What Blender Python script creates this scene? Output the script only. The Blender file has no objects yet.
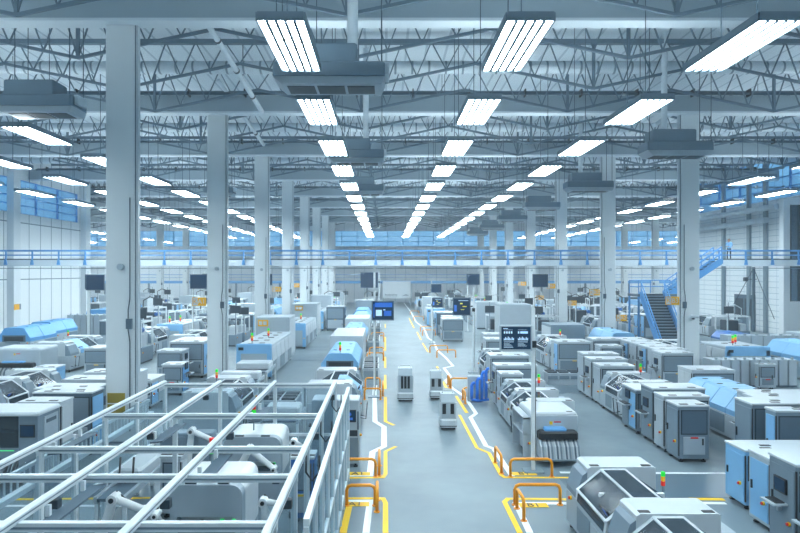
import bpy, bmesh, math, random
from mathutils import Vector, Matrix
random.seed(11)
PI = math.pi
sc = bpy.context.scene
COL = sc.collection

# ------------------------------------------------------------------ camera
EYE = 5.92
FPX = 606.0
cam = bpy.data.objects.new('camera', bpy.data.cameras.new('camera'))
COL.objects.link(cam)
cam.location = (0, 0, EYE)
cam.rotation_euler = (PI / 2, 0, 0)
cam.data.sensor_width = 36.0
cam.data.lens = 36.0 * FPX / 800.0
cam.data.shift_x = 15.0 / 800.0
cam.data.shift_y = 5.5 / 800.0
cam.data.clip_end = 400
sc.camera = cam

# ------------------------------------------------------------------ world (daylight outside the windows) and exposure
world = bpy.data.worlds.new('daylight')
sc.world = world
world.use_nodes = True
bg = world.node_tree.nodes['Background']
bg.inputs[0].default_value = (0.56, 0.76, 0.88, 1)
bg.inputs[1].default_value = 1.7
sc.view_settings.view_transform = 'Standard'
sc.view_settings.look = 'None'
sc.view_settings.exposure = 0.0
sc.view_settings.gamma = 1.0
sc.view_settings.use_curve_mapping = False
LAMP_STRENGTH = 37.0
LAMP_COLOR = (0.84, 0.965, 1.0)
ADDED_UPLIGHT_STRENGTH = 10.0  # invented upward emitters on the lamp housings, brighten the ceiling
HAZE_DENSITY = 0.0015
sc.cycles.max_bounces = 8
sc.cycles.diffuse_bounces = 5
sc.cycles.glossy_bounces = 2
sc.cycles.transmission_bounces = 3
sc.cycles.transparent_max_bounces = 10
sc.cycles.volume_bounces = 1
sc.cycles.sample_clamp_indirect = 3.0
sc.cycles.use_denoising = True

# ------------------------------------------------------------------ materials
def lin(c):
    c = c / 255.0
    return c / 12.92 if c <= 0.04045 else ((c + 0.055) / 1.055) ** 2.4
def rgb(r, g, b):
    return (lin(r), lin(g), lin(b), 1)
def mat(name, col, rough=0.5, metal=0.0, vary=0.06, scale=3.0, emit=None, strength=0.0, bump=0.0):
    m = bpy.data.materials.new(name)
    m.use_nodes = True
    nt = m.node_tree
    p = nt.nodes['Principled BSDF']
    c = rgb(*col)
    p.inputs['Roughness'].default_value = rough
    p.inputs['Metallic'].default_value = metal
    if vary > 0:
        tc = nt.nodes.new('ShaderNodeTexCoord')
        n = nt.nodes.new('ShaderNodeTexNoise')
        n.inputs['Scale'].default_value = scale
        n.inputs['Detail'].default_value = 3
        r = nt.nodes.new('ShaderNodeMix'); r.data_type = 'RGBA'
        r.inputs[6].default_value = tuple(v * (1 - vary) for v in c[:3]) + (1,)
        r.inputs[7].default_value = tuple(min(1, v * (1 + vary)) for v in c[:3]) + (1,)
        nt.links.new(tc.outputs['Object'], n.inputs['Vector'])
        nt.links.new(n.outputs['Fac'], r.inputs[0])
        nt.links.new(r.outputs[2], p.inputs['Base Color'])
        if bump:
            b = nt.nodes.new('ShaderNodeBump'); b.inputs['Strength'].default_value = bump
            nt.links.new(n.outputs['Fac'], b.inputs['Height'])
            nt.links.new(b.outputs['Normal'], p.inputs['Normal'])
    else:
        p.inputs['Base Color'].default_value = c
    if emit:
        p.inputs['Emission Color'].default_value = rgb(*emit)
        p.inputs['Emission Strength'].default_value = strength
    return m
def glass(name, tint, opacity):
    m = bpy.data.materials.new(name); m.use_nodes = True
    nt = m.node_tree; nt.nodes.clear()
    out = nt.nodes.new('ShaderNodeOutputMaterial')
    t = nt.nodes.new('ShaderNodeBsdfTransparent'); t.inputs[0].default_value = rgb(*tint)
    g = nt.nodes.new('ShaderNodeBsdfPrincipled')
    g.inputs['Base Color'].default_value = rgb(*[int(v * 0.72) for v in tint]); g.inputs['Roughness'].default_value = 0.12
    x = nt.nodes.new('ShaderNodeMixShader'); x.inputs[0].default_value = opacity
    nt.links.new(t.outputs[0], x.inputs[1]); nt.links.new(g.outputs[0], x.inputs[2]); nt.links.new(x.outputs[0], out.inputs[0])
    return m

M = {}
M['white'] = mat('white_coat', (196, 206, 213), 0.35)
M['robotwhite'] = mat('bright_white_enamel', (240, 244, 246), 0.35)
M['offwhite'] = mat('pale_coat', (170, 184, 194), 0.4)
M['grey'] = mat('grey_coat', (118, 137, 151), 0.45)
M['midgrey'] = mat('mid_grey_coat', (80, 100, 116), 0.45)
M['dark'] = mat('dark_coat', (40, 56, 68), 0.5)
M['black'] = mat('black_plastic', (16, 24, 32), 0.45)
M['blue'] = mat('light_blue_coat', (128, 184, 226), 0.4)
M['skyblue'] = mat('sky_blue_coat', (92, 160, 214), 0.4)
M['deepblue'] = mat('deep_blue_coat', (40, 104, 176), 0.4)
M['brightblue'] = mat('bright_blue_plastic', (50, 130, 235), 0.35)
M['railblue'] = mat('rail_blue_paint', (84, 150, 208), 0.45)
M['alu'] = mat('aluminium', (226, 234, 238), 0.4, 0.05)
M['steel'] = mat('steel', (130, 148, 160), 0.4, 0.4)
M['truss'] = mat('truss_paint', (94, 114, 129), 0.6)
M['darktruss'] = mat('dark_pipe', (62, 84, 100), 0.6)
M['beam'] = mat('beam_paint', (152, 171, 183), 0.6, scale=0.6)
M['flange'] = mat('lit_flange_deck_paint', (212, 224, 232), 0.6, scale=0.6)  # paler than the beams: light from the floor put into the underside colour
M['column'] = mat('column_paint', (226, 234, 238), 0.55, scale=0.8, vary=0.04)
M['duct'] = mat('galvanised_duct', (208, 220, 228), 0.4, 0.1, scale=2, vary=0.15)
M['hvac'] = mat('air_unit_coat', (100, 122, 138), 0.5)
M['orange'] = mat('orange_paint', (250, 160, 20), 0.4)
M['yellow'] = mat('yellow_paint', (250, 200, 10), 0.5)
M['signyellow'] = mat('sign_yellow', (236, 172, 8), 0.5)
M['ochre'] = mat('ochre_board', (150, 132, 40), 0.6)
M['linewhite'] = mat('white_floor_paint', (240, 245, 248), 0.5)
M['red'] = mat('red_plastic', (220, 40, 30), 0.4)
M['redlamp'] = mat('red_lamp', (230, 40, 30), 0.4, vary=0, emit=(255, 50, 30), strength=0.15)
M['amberlamp'] = mat('amber_lamp', (250, 180, 20), 0.4, vary=0, emit=(255, 170, 20), strength=0.15)
M['greenlamp'] = mat('green_lamp', (30, 220, 60), 0.4, vary=0, emit=(30, 240, 60), strength=0.3)
M['screen'] = mat('screen_dark', (14, 44, 70), 0.25, vary=0, emit=(14, 50, 84), strength=0.2)
M['screenlit'] = mat('screen_marks', (190, 220, 240), 0.3, vary=0, emit=(190, 220, 245), strength=0.4)
M['screenblue'] = mat('screen_blue', (34, 96, 180), 0.3, vary=0, emit=(30, 90, 190), strength=0.4)
M['screenyellow'] = mat('screen_yellow', (220, 210, 60), 0.3, vary=0, emit=(220, 210, 60), strength=0.6)
M['screengreen'] = mat('green_indicator', (60, 220, 120), 0.3, vary=0, emit=(60, 230, 120), strength=0.8)
M['glass'] = glass('hood_glass', (150, 174, 190), 0.3)
M['clear'] = glass('clear_panel', (236, 244, 248), 0.07)
M['bluepane'] = glass('blue_window_pane', (180, 212, 232), 0.12)
M['skin'] = mat('skin', (176, 132, 108), 0.6)
M['shirt'] = mat('light_blue_shirt', (110, 160, 205), 0.8)
M['trousers'] = mat('dark_trousers', (30, 38, 52), 0.8)
M['hair'] = mat('dark_hair', (38, 32, 30), 0.8)
M['lamp'] = mat('lamp_tube', (255, 255, 255), 0.5, vary=0)
_p = M['lamp'].node_tree.nodes['Principled BSDF']
_p.inputs['Emission Color'].default_value = LAMP_COLOR + (1,)
_p.inputs['Emission Strength'].default_value = LAMP_STRENGTH
M['addeduplamp'] = mat('added_uplight_strip', (255, 255, 255), 0.5, vary=0)
_p = M['addeduplamp'].node_tree.nodes['Principled BSDF']
_p.inputs['Emission Color'].default_value = LAMP_COLOR + (1,)
_p.inputs['Emission Strength'].default_value = ADDED_UPLIGHT_STRENGTH

def panel_mat(name, col, line, pitch, axis, rough=0.6, wid=0.02, pitch2=0, axis2=2):
    """wall cladding: painted sheets with narrow joints between them"""
    m = bpy.data.materials.new(name); m.use_nodes = True
    nt = m.node_tree; p = nt.nodes['Principled BSDF']; p.inputs['Roughness'].default_value = rough
    tc = nt.nodes.new('ShaderNodeTexCoord'); sp = nt.nodes.new('ShaderNodeSeparateXYZ')
    nt.links.new(tc.outputs['Object'], sp.inputs[0])
    def joints(ax, pt):
        d = nt.nodes.new('ShaderNodeMath'); d.operation = 'DIVIDE'; d.inputs[1].default_value = pt
        f = nt.nodes.new('ShaderNodeMath'); f.operation = 'FRACT'
        l = nt.nodes.new('ShaderNodeMath'); l.operation = 'LESS_THAN'; l.inputs[1].default_value = wid / pt
        nt.links.new(sp.outputs[ax], d.inputs[0]); nt.links.new(d.outputs[0], f.inputs[0]); nt.links.new(f.outputs[0], l.inputs[0])
        return l
    j = joints(axis, pitch)
    if pitch2:
        k = joints(axis2, pitch2); a = nt.nodes.new('ShaderNodeMath'); a.operation = 'MAXIMUM'
        nt.links.new(j.outputs[0], a.inputs[0]); nt.links.new(k.outputs[0], a.inputs[1]); j = a
    x = nt.nodes.new('ShaderNodeMix'); x.data_type = 'RGBA'
    x.inputs[6].default_value = rgb(*col); x.inputs[7].default_value = rgb(*line)
    nt.links.new(j.outputs[0], x.inputs[0]); nt.links.new(x.outputs[2], p.inputs['Base Color'])
    return m
M['wallpanel'] = panel_mat('wall_cladding', (234, 240, 243), (120, 140, 152), 1.9, 1, wid=0.09, pitch2=5.2)
M['wallribs'] = panel_mat('ribbed_cladding', (228, 236, 240), (182, 198, 208), 0.55, 2, wid=0.06, pitch2=2.6, axis2=1)
M['farpanel'] = panel_mat('far_wall_cladding', (226, 234, 240), (165, 184, 196), 2.0, 0, wid=0.08)
M['deck'] = panel_mat('roof_deck_sheet', (214, 226, 234), (176, 192, 204), 1.0, 0, wid=0.12)

def floor_mat():
    m = bpy.data.materials.new('coated_concrete'); m.use_nodes = True
    nt = m.node_tree; p = nt.nodes['Principled BSDF']
    tc = nt.nodes.new('ShaderNodeTexCoord')
    n = nt.nodes.new('ShaderNodeTexNoise'); n.inputs['Scale'].default_value = 0.35; n.inputs['Detail'].default_value = 6
    n2 = nt.nodes.new('ShaderNodeTexNoise'); n2.inputs['Scale'].default_value = 2.5; n2.inputs['Detail'].default_value = 5
    nt.links.new(tc.outputs['Object'], n.inputs['Vector']); nt.links.new(tc.outputs['Object'], n2.inputs['Vector'])
    cr = nt.nodes.new('ShaderNodeValToRGB')
    cr.color_ramp.elements[0].position = 0.3; cr.color_ramp.elements[0].color = rgb(104, 121, 131)
    cr.color_ramp.elements[1].position = 0.7; cr.color_ramp.elements[1].color = rgb(124, 142, 151)
    nt.links.new(n.outputs['Fac'], cr.inputs[0]); nt.links.new(cr.outputs[0], p.inputs['Base Color'])
    mr = nt.nodes.new('ShaderNodeMapRange'); mr.inputs[3].default_value = 0.36; mr.inputs[4].default_value = 0.52
    nt.links.new(n2.outputs['Fac'], mr.inputs[0]); nt.links.new(mr.outputs[0], p.inputs['Roughness'])
    return m
M['floor'] = floor_mat()
M['aisle'] = mat('cross_aisle_coating', (88, 108, 122), 0.32, scale=0.4)

# ------------------------------------------------------------------ mesh building
class MB:
    def __init__(s):
        s.v = []; s.f = []; s.mi = []; s.m = 0; s.smooth = []
    def add(s, vs, fs, sm=False):
        o = len(s.v); s.v += [tuple(v) for v in vs]
        for f in fs:
            s.f.append([o + i for i in f]); s.mi.append(s.m); s.smooth.append(sm)
        return s
    def box(s, x0, x1, y0, y1, z0, z1):
        x0, x1 = min(x0, x1), max(x0, x1)
        return s.add([(x0,y0,z0),(x1,y0,z0),(x1,y1,z0),(x0,y1,z0),(x0,y0,z1),(x1,y0,z1),(x1,y1,z1),(x0,y1,z1)],
              [(0,3,2,1),(4,5,6,7),(0,1,5,4),(1,2,6,5),(2,3,7,6),(3,0,4,7)])
    def cbox(s, x0, x1, y0, y1, z0, z1, c=0.03):
        """box with chamfered vertical and top edges"""
        x0, x1 = min(x0, x1), max(x0, x1)
        def ring(x0, x1, y0, y1, z):
            return [(x0+c,y0,z),(x1-c,y0,z),(x1,y0+c,z),(x1,y1-c,z),(x1-c,y1,z),(x0+c,y1,z),(x0,y1-c,z),(x0,y0+c,z)]
        vs = ring(x0,x1,y0,y1,z0) + ring(x0,x1,y0,y1,z1-c) + ring(x0+c*.8,x1-c*.8,y0+c*.8,y1-c*.8,z1)
        fs = [tuple(range(7,-1,-1)), tuple(range(16,24))]
        for a in (0, 8):
            for i in range(8):
                j = (i+1) % 8; fs.append((a+i, a+j, a+8+j, a+8+i))
        return s.add(vs, fs)
    def prism(s, prof, y0, y1):
        """profile of (x, z) points extruded along y"""
        n = len(prof)
        area = sum(prof[i][0]*prof[(i+1)%n][1]-prof[(i+1)%n][0]*prof[i][1] for i in range(n))
        if area > 0: prof = prof[::-1]
        vs = [(x, y0, z) for x, z in prof] + [(x, y1, z) for x, z in prof]
        fs = [tuple(range(n-1,-1,-1)), tuple(range(n, 2*n))] + [(i, (i+1)%n, n+(i+1)%n, n+i) for i in range(n)]
        return s.add(vs, fs)
    def prismx(s, prof, x0, x1):
        """profile of (y, z) points extruded along x"""
        n = len(prof)
        area = sum(prof[i][0]*prof[(i+1)%n][1]-prof[(i+1)%n][0]*prof[i][1] for i in range(n))
        if area < 0: prof = prof[::-1]
        vs = [(x0, y, z) for y, z in prof] + [(x1, y, z) for y, z in prof]
        fs = [tuple(range(n-1,-1,-1)), tuple(range(n, 2*n))] + [(i, (i+1)%n, n+(i+1)%n, n+i) for i in range(n)]
        return s.add(vs, fs)
    def tube(s, a, b, r, n=8, r2=None):
        a, b = Vector(a), Vector(b); d = (b - a)
        if d.length < 1e-6: return s
        d.normalize(); u = d.orthogonal().normalized(); w = d.cross(u)
        if abs(d.z) < 0.99:
            u = d.cross(Vector((0,0,1))).normalized(); w = u.cross(d)
        r2 = r if r2 is None else r2
        off = PI / n
        vs = [a + (u*math.cos(off+2*PI*i/n) + w*math.sin(off+2*PI*i/n))*r for i in range(n)] + \
             [b + (u*math.cos(off+2*PI*i/n) + w*math.sin(off+2*PI*i/n))*r2 for i in range(n)]
        fs = [(i, n+i, n+(i+1)%n, (i+1)%n) for i in range(n)]
        s.add(vs, fs, n > 6)
        return s.add(vs, [tuple(range(n)), tuple(range(2*n-1, n-1, -1))])
    def path(s, pts, r, n=6):
        """bent tube through points"""
        pts = [Vector(p) for p in pts]; rings = []
        t0 = None
        for i, p in enumerate(pts):
            d = (pts[min(i+1,len(pts)-1)] - pts[max(i-1,0)]).normalized()
            if t0 is None: u = d.orthogonal().normalized()
            else: u = (t0 - d * t0.dot(d)).normalized()
            t0 = u; w = d.cross(u)
            rings += [p + (u*math.cos(2*PI*k/n) + w*math.sin(2*PI*k/n))*r for k in range(n)]
        fs = []
        for i in range(len(pts)-1):
            for k in range(n):
                fs.append((i*n+k, i*n+(k+1)%n, (i+1)*n+(k+1)%n, (i+1)*n+k))
        fs += [tuple(range(n-1,-1,-1)), tuple(range(len(rings)-n, len(rings)))]
        return s.add(rings, fs, True)
    def flip(s, sx):
        if sx < 0:
            s.v = [(-x, y, z) for x, y, z in s.v]; s.f = [f[::-1] for f in s.f]
        return s
    def mesh(s, name, mats):
        me = bpy.data.meshes.new(name)
        me.from_pydata(s.v, [], s.f)
        for m in (mats if isinstance(mats, (list, tuple)) else [mats]):
            me.materials.append(M[m])
        me.polygons.foreach_set('material_index', s.mi)
        me.polygons.foreach_set('use_smooth', s.smooth)
        me.update()
        return me

def link(name, me, parent=None, loc=(0,0,0), rotz=0):
    o = bpy.data.objects.new(name, me); COL.objects.link(o)
    o.location = loc; o.rotation_euler = (0, 0, rotz)
    if parent is not None: o.parent = parent
    return o
def part(name, mb, mats, parent, label=None):
    o = link(name, mb.mesh(name, mats), parent)
    if label: o['label'] = label
    return o
def thing(name, label, cat, loc=(0,0,0), rotz=0, group=None):
    o = link(name, None, None, loc, rotz); o.empty_display_size = 0.2
    o['label'] = label; o['category'] = cat
    if group: o['group'] = group
    return o
def single(name, mb, mats, label, cat, loc=(0,0,0), rotz=0, group=None):
    o = link(name, mb.mesh(name, mats), None, loc, rotz)
    o['label'] = label; o['category'] = cat
    if group: o['group'] = group
    return o
def struct(name, mb, mats, parent=None, label=None):
    o = link(name, mb.mesh(name, mats), parent)
    if parent is None: o['kind'] = 'structure'
    if label: o['label'] = label
    return o
def copy_tree(o, parent=None):
    c = o.copy(); COL.objects.link(c)
    if parent is not None: c.parent = parent
    for ch in list(o.children): copy_tree(ch, c)
    return c
_cache = {}
def make(builder, key, name, label, cat, loc, rotz=0, group=None):
    """first call builds the thing with its parts, later ones copy the thing and each part"""
    k = (builder.__name__, name, key)
    if k in _cache:
        o = copy_tree(_cache[k]); o.location = loc; o.rotation_euler = (0, 0, rotz)
        o['label'] = label; o['category'] = cat
        if group: o['group'] = group
        elif 'group' in o: del o['group']
        return o
    o = thing(name, label, cat, loc, rotz, group)
    builder(o, *key)
    _cache[k] = o
    return o

ORD = ['first','second','third','fourth','fifth','sixth','seventh','eighth','ninth','tenth','eleventh','twelfth','thirteenth',
       'fourteenth','fifteenth','sixteenth','seventeenth','eighteenth','nineteenth','twentieth','twenty-first','twenty-second','twenty-third','twenty-fourth','twenty-fifth','twenty-sixth']

# ------------------------------------------------------------------ the hall
XL, XR, YB, YF, ZC = -62.0, 69.0, -14.0, 118.0, 17.0
struct('floor', MB().box(-34, 37.5, YB-.5, YF+.5, -0.4, 0).box(XL-.5, -34, 67.4, YF+.5, -.4, 0).box(37.5, XR+.5, 71.6, YF+.5, -.4, 0), 'floor')
struct('ceiling', MB().box(-34, 37.5, YB-.5, YF+.5, ZC, ZC+.3).box(XL-.5, -34, 67.4, YF+.5, ZC, ZC+.3).box(37.5, XR+.5, 71.6, YF+.5, ZC, ZC+.3), 'deck')
struct('wall_back', MB().box(-34, 37.5, YB-.4, YB, 0, ZC), 'farpanel')
# far wall with its long band of windows
w = MB().box(XL, XR, YF, YF+.4, 0, 10.9).box(XL, XR, YF, YF+.4, 13.9, ZC)
struct('wall_far', w, 'farpanel')
def window_band(name, axis, fixed, a0, a1, z0, z1, step, rows):
    """one long window: frame with mullions, panes as its part"""
    f = MB(); g = MB()
    n = max(1, round((a1 - a0) / step))
    def bx(mb, u0, u1, z0_, z1_, d):
        if axis == 'x': mb.box(u0, u1, fixed-d, fixed+d, z0_, z1_)
        else: mb.box(fixed-d, fixed+d, u0, u1, z0_, z1_)
    for i in range(n+1):
        u = a0 + (a1-a0)*i/n; bx(f, u-.06, u+.06, z0, z1, .1)
    for k in range(rows+1):
        z = z0 + (z1-z0)*k/rows; bx(f, a0, a1, z-.05, z+.05, .09)
    bx(g, a0, a1, z0, z1, .02)
    o = struct(name, f, 'railblue')
    struct('window_pane', g, 'bluepane', o)
window_band('window_1', 'x', YF+.1, XL, XR, 10.9, 13.9, 3.0, 3)
# left side: the hall is narrow beside the first bays, wide beyond
struct('wall_left', MB().box(-33.9, -33.5, YB, 67.8, 0, 11.3).box(-33.9, -33.5, YB, 67.8, 14.4, ZC).box(-33.9, -33.5, 66.2, 67.8, 11.3, 14.4), 'wallpanel')
window_band('window_2', 'y', -33.7, 20, 66.2, 11.3, 14.4, 4.0, 4)
struct('wall_left_return', MB().box(XL, -33.9, 67.4, 67.8, 0, ZC), 'farpanel')
struct('wall_left_far', MB().box(XL-.4, XL, 67.8, YF, 0, ZC), 'wallpanel')
struct('wall_right', MB().box(37, 37.4, YB, 72, 0, 12.8).box(37, 37.4, YB, 72, 16.8, ZC).box(37, 37.4, 71.4, 72, 12.8, 16.8), 'wallribs')
window_band('window_3', 'y', 37.2, 20, 71.4, 12.8, 16.8, 4.0, 4)
struct('wall_right_return', MB().box(37.4, XR, 71.6, 72, 0, ZC), 'farpanel')
struct('wall_right_far', MB().box(XR, XR+.4, 72, YF, 0, ZC), 'wallpanel')
# pilasters standing on the side walls
for i, y in enumerate((34, 44, 54.2, 67.2)):
    struct('trim_%d' % (i+1), MB().box(-33.5, -32.9, y-.5, y+.5, 0, ZC), 'column')
for i, y in enumerate((46, 58.7, 61.4, 66, 71.6)):
    struct('trim_%d' % (i+6), MB().box(36.75, 37, y-.22, y+.22, 0, ZC), 'steel')
# glazed room built out from the right wall
rm = MB().box(34.2, 36.98, 52, 52.3, 0, 3.4).box(34.2, 36.98, 52, 52.3, 11.7, 12.3).box(34.2, 34.75, 52, 52.3, 3.4, 11.7).box(36.5, 36.98, 52, 52.3, 3.4, 11.7)
rm.box(34.2, 34.4, 52.3, 52.6, 0, 12.3).box(34.2, 36.98, 52.3, 52.6, 12.1, 12.3)
rr = struct('wall_control_room', rm, 'column')
wf = MB().box(34.75, 36.5, 52.05, 52.2, 7.4, 7.6).box(35.5, 35.62, 52.05, 52.2, 3.4, 11.7).box(34.75, 34.9, 52.0, 52.25, 3.4, 11.7)
wo = struct('window_4', wf, 'dark'); struct('window_pane', MB().box(34.75, 36.5, 52.1, 52.14, 3.4, 11.7), 'glass', wo)

# cross aisle coatings and painted lines
def F(px, py):
    y = EYE * FPX / (py - 272.0)
    return ((px - 385.0) * y / FPX, y)
struct('floor_cross_aisle', MB().box(-32, -1.5, 15.9, 17.3, 0.001, 0.006).box(5.0, 36, 15.9, 17.75, 0.001, 0.006).box(-32, -3.7, 46, 47.2, 0.001, 0.006)
       .box(-8.7, -3.6, 40.6, 41.8, .001, .006).box(3.8, 20, 29.6, 31.2, .001, .006), 'aisle')
def stripe(pts, wd, m, name, label, z=0.007):
    mb = MB()
    P = [Vector(F(*p)) for p in pts]
    L, R = [], []
    for i, p in enumerate(P):
        d1 = (P[i] - P[i-1]).normalized() if i else (P[1]-P[0]).normalized()
        d2 = (P[i+1] - P[i]).normalized() if i < len(P)-1 else d1
        t = (d1 + d2)
        t = t.normalized() if t.length > .2 else d1
        n = Vector((-t.y, t.x)); k = min(1.8, 1/max(.4, n.dot(Vector((-d1.y, d1.x)))))
        L.append(p + n*wd/2*k); R.append(p - n*wd/2*k)
    for i in range(len(P)-1):
        a, b, c, d = R[i], R[i+1], L[i+1], L[i]
        mb.add([(a.x,a.y,0.0005),(b.x,b.y,0.0005),(c.x,c.y,0.0005),(d.x,d.y,0.0005),(a.x,a.y,z),(b.x,b.y,z),(c.x,c.y,z),(d.x,d.y,z)],
               [(4,5,6,7),(0,1,5,4),(1,2,6,5),(2,3,7,6),(3,0,4,7)])
    bm = bmesh.new(); me = mb.mesh(name, m); bm.from_mesh(me); bmesh.ops.recalc_face_normals(bm, faces=bm.faces); bm.to_mesh(me); bm.free()
    o = link(name, me); o['label'] = label; o['category'] = 'floor marking'
    return o
YW = .14
stripe([(385.5,533),(385.5,503),(383,498.5),(343,498.5)], .13, 'yellow', 'floor_line', 'yellow floor line turning left at the nearest left corner of the aisle')
stripe([(343,478),(383,477.5),(385.5,474),(385.5,451.5),(396,446.5)], .12, 'yellow', 'floor_line', 'yellow floor line bending left beside the first low orange barrier')
stripe([(394,425.3),(385.5,421.5),(385.3,397)], .14, 'yellow', 'floor_line', 'yellow floor line with a short hook, left of the hospital white carts')['label'] = 'yellow floor line ending in a short hook left of the aisle carts'
for i, (a, b) in enumerate(((389,375),(368,357),(351,337),(328,324),(319,316))):
    stripe([(385.2,a),(385.2,b)], .14, 'yellow', 'floor_line', 'short yellow dash on the left aisle edge, %s dash beyond the hooked line' % ORD[i], )['group'] = 'yellow dashes on the left aisle edge'
stripe([(366,533),(370,501),(343,501)], .16, 'linewhite', 'floor_line', 'white floor line beside the yellow A1 square at the cell corner')
stripe([(343,475.5),(370,475),(372.5,452),(384,446.5),(384,427),(375,421.5),(374.5,392),(376,380)], .2, 'linewhite', 'floor_line', 'jogged white floor line left of the aisle behind the low orange barriers')
stripe([(520,533),(504.5,502),(508,498.8),(575,499.6)], .13, 'yellow', 'floor_line', 'yellow floor line at the nearest right corner of the aisle')
stripe([(530,533),(516,503.5),(576,503.5)], .16, 'linewhite', 'floor_line', 'white floor line inside the nearest right corner of the aisle')
stripe([(575,477.8),(505,477.5),(501,475),(489,453),(477,448),(459.5,415)], .12, 'yellow', 'floor_line', 'yellow floor line running past the right barriers to the printer')
stripe([(467,413),(456,396)], .14, 'yellow', 'floor_line', 'yellow floor dash beside the blue bent tubes')
stripe([(446.5,388),(443,381.5)], .14, 'yellow', 'floor_line', 'short yellow floor dash behind the middle cart')
stripe([(441,375),(437,366.5)], .14, 'yellow', 'floor_line', 'short yellow floor dash right of the middle cart')
stripe([(428,352),(422.5,343)], .14, 'yellow', 'floor_line', 'yellow floor dash on the right edge beside the second barrier pair')
stripe([(421,340),(417,332)], .14, 'yellow', 'floor_line', 'yellow floor dash on the right edge before the third barrier pair')
stripe([(414,328),(409,318)], .14, 'yellow', 'floor_line', 'farthest yellow floor dash on the right aisle edge')
stripe([(512,476),(494,449),(486,446),(470.5,417.5),(476,413.5),(465,397),(452,388),(445.5,380.5),(450.5,377),(444,368),(453,366),(446,358),(437,350),(434,342),(428,338),(424,328),(416,322),(411,312),(404,303)], .17, 'linewhite', 'floor_line', 'long jogged white floor line along the right side of the aisle')
stripe([(724,499.5),(690,499)], .16, 'yellow', 'floor_line', 'yellow floor line in front of the big light blue cabinet')
stripe([(726,503.5),(690,503)], .14, 'linewhite', 'floor_line', 'white floor line in front of the big light blue cabinet')
stripe([(726,473.5),(560,472.5)], .14, 'linewhite', 'floor_line', 'white floor line on the far edge of the right cross aisle')
stripe([(150,498),(-40,500)], .12, 'yellow', 'floor_line', 'yellow floor line seen through the robot cell frame')
stripe([(150,506),(-40,506)], .12, 'linewhite', 'floor_line', 'white floor line seen through the robot cell frame')
stripe([(572,384.5),(548,384)], .14, 'yellow', 'floor_line', 'pale yellow floor line behind the printer and before the blue door cabinet')

def letters(txt, size, ext, m, parent, loc, rot=(0, 0, 0)):
    c = bpy.data.curves.new('letters', 'FONT'); c.body = txt; c.size = size; c.extrude = ext; c.align_x = 'CENTER'; c.align_y = 'CENTER'
    o = bpy.data.objects.new('letters', c); COL.objects.link(o)
    dg = bpy.context.evaluated_depsgraph_get(); dg.update()
    me = bpy.data.meshes.new_from_object(o.evaluated_get(dg)); bpy.data.objects.remove(o)
    me.materials.clear(); me.materials.append(M[m])
    l = link('letters', me, parent, loc); l.rotation_euler = rot
    return l
def zone_mark(px, py, txt, label):
    x, y = F(px, py)
    t = thing('zone_marking', label, 'floor marking', (x, y, 0))
    part('yellow_patch', MB().box(-.36, .36, -.14, .14, .008, .012), 'yellow', t)
    letters(txt, .32, .002, 'black', t, (0, 0, .015))
stripe([(350,503),(343,533)], .16, 'yellow', 'floor_line', 'short yellow floor line left of the A1 patch at the cell fence')
zone_mark(355, 504.5, 'A1', 'yellow patch lettered A1 beside the robot cell')
zone_mark(358, 474, 'A1', 'yellow patch lettered A1 behind the first low barrier')
zone_mark(524, 474, 'B1', 'yellow patch lettered B1 in front of the reel printer')
zone_mark(533.5, 505.5, 'B1', 'yellow patch lettered B1 at the near right corner')

# ------------------------------------------------------------------ columns and main beams
COLX = (-9.2, 16.65)
COLY = [21.2 + 12*k for k in range(8)]
SIGNS = []
def column_build(o, side, sign, door):
    h = 14.5
    part('shaft', MB().cbox(-.5, .5, -.16, .16, 0, h, .02), 'column', o)
    part('edge_strip', MB().box(.52*side, .60*side, -.1, .1, .05, h), 'white', o)
    # recessed channel and conduit on the face looking to the aisle
    part('channel', MB().box(.5*side, .52*side, -.12, .12, .05, h), 'darktruss', o)
    c = MB().path([(.36*side, -.2, 8.5), (.36*side, -.2, 5.0), (.30*side, -.2, 4.6), (.30*side, -.2, 3.9), (.36*side, -.2, 3.5), (.36*side, -.2, .4)], .02)
    part('conduit', c, 'darktruss', o)
    b = part('junction_box', MB().box(.24*side-.1*0, .24*side+.2*side, -.26, -.17, 3.95, 4.3), 'midgrey', o)
    part('sensor', MB().tube((.05, -.16, 6.1), (.05, -.3, 6.1), .11, 12), 'offwhite', o)
    part('base_plate', MB().box(-.62, .62, -.26, .26, 0, .05), 'grey', o)
for sx, cx in enumerate(COLX):
    for k, cy in enumerate(COLY):
        side = 1 if cx < 0 else -1
        if sx == 1 and k == 0: pass
        o = make(column_build, (side, 0, 0), 'column', 'pale steel hall column, %s of the row %s of the aisle' % (ORD[k], 'left' if cx < 0 else 'right'), 'column', (cx, cy, 0))
        o['kind'] = 'structure'
for cx, s in ((-34.6, 'left'), (41.6, 'right')):
    for k, cy in enumerate((81.2, 93.2, 105.2)):
        o = make(column_build, (1 if cx < 0 else -1, 0, 0), 'column', 'grey column in the far %s wing, %s from the front' % (s, ORD[k]), 'column', (cx, cy, 0))
        o['kind'] = 'structure'
for k, cy in enumerate(COLY):
    o = struct('beam', MB().box(XL if cy > 68 else -33.4, XR if cy > 72 else 36.9, cy-.48, cy+.08, 14.6, 15.45), 'beam', label='deep pale cross beam over the %s pair of columns' % ORD[k])
    struct('beam_flange', MB().box(XL if cy > 68 else -33.4, XR if cy > 72 else 36.9, cy-.52, cy+.12, 14.5, 14.6), 'flange', o)  # pale colour stands in for floor light on the beam underside

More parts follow.
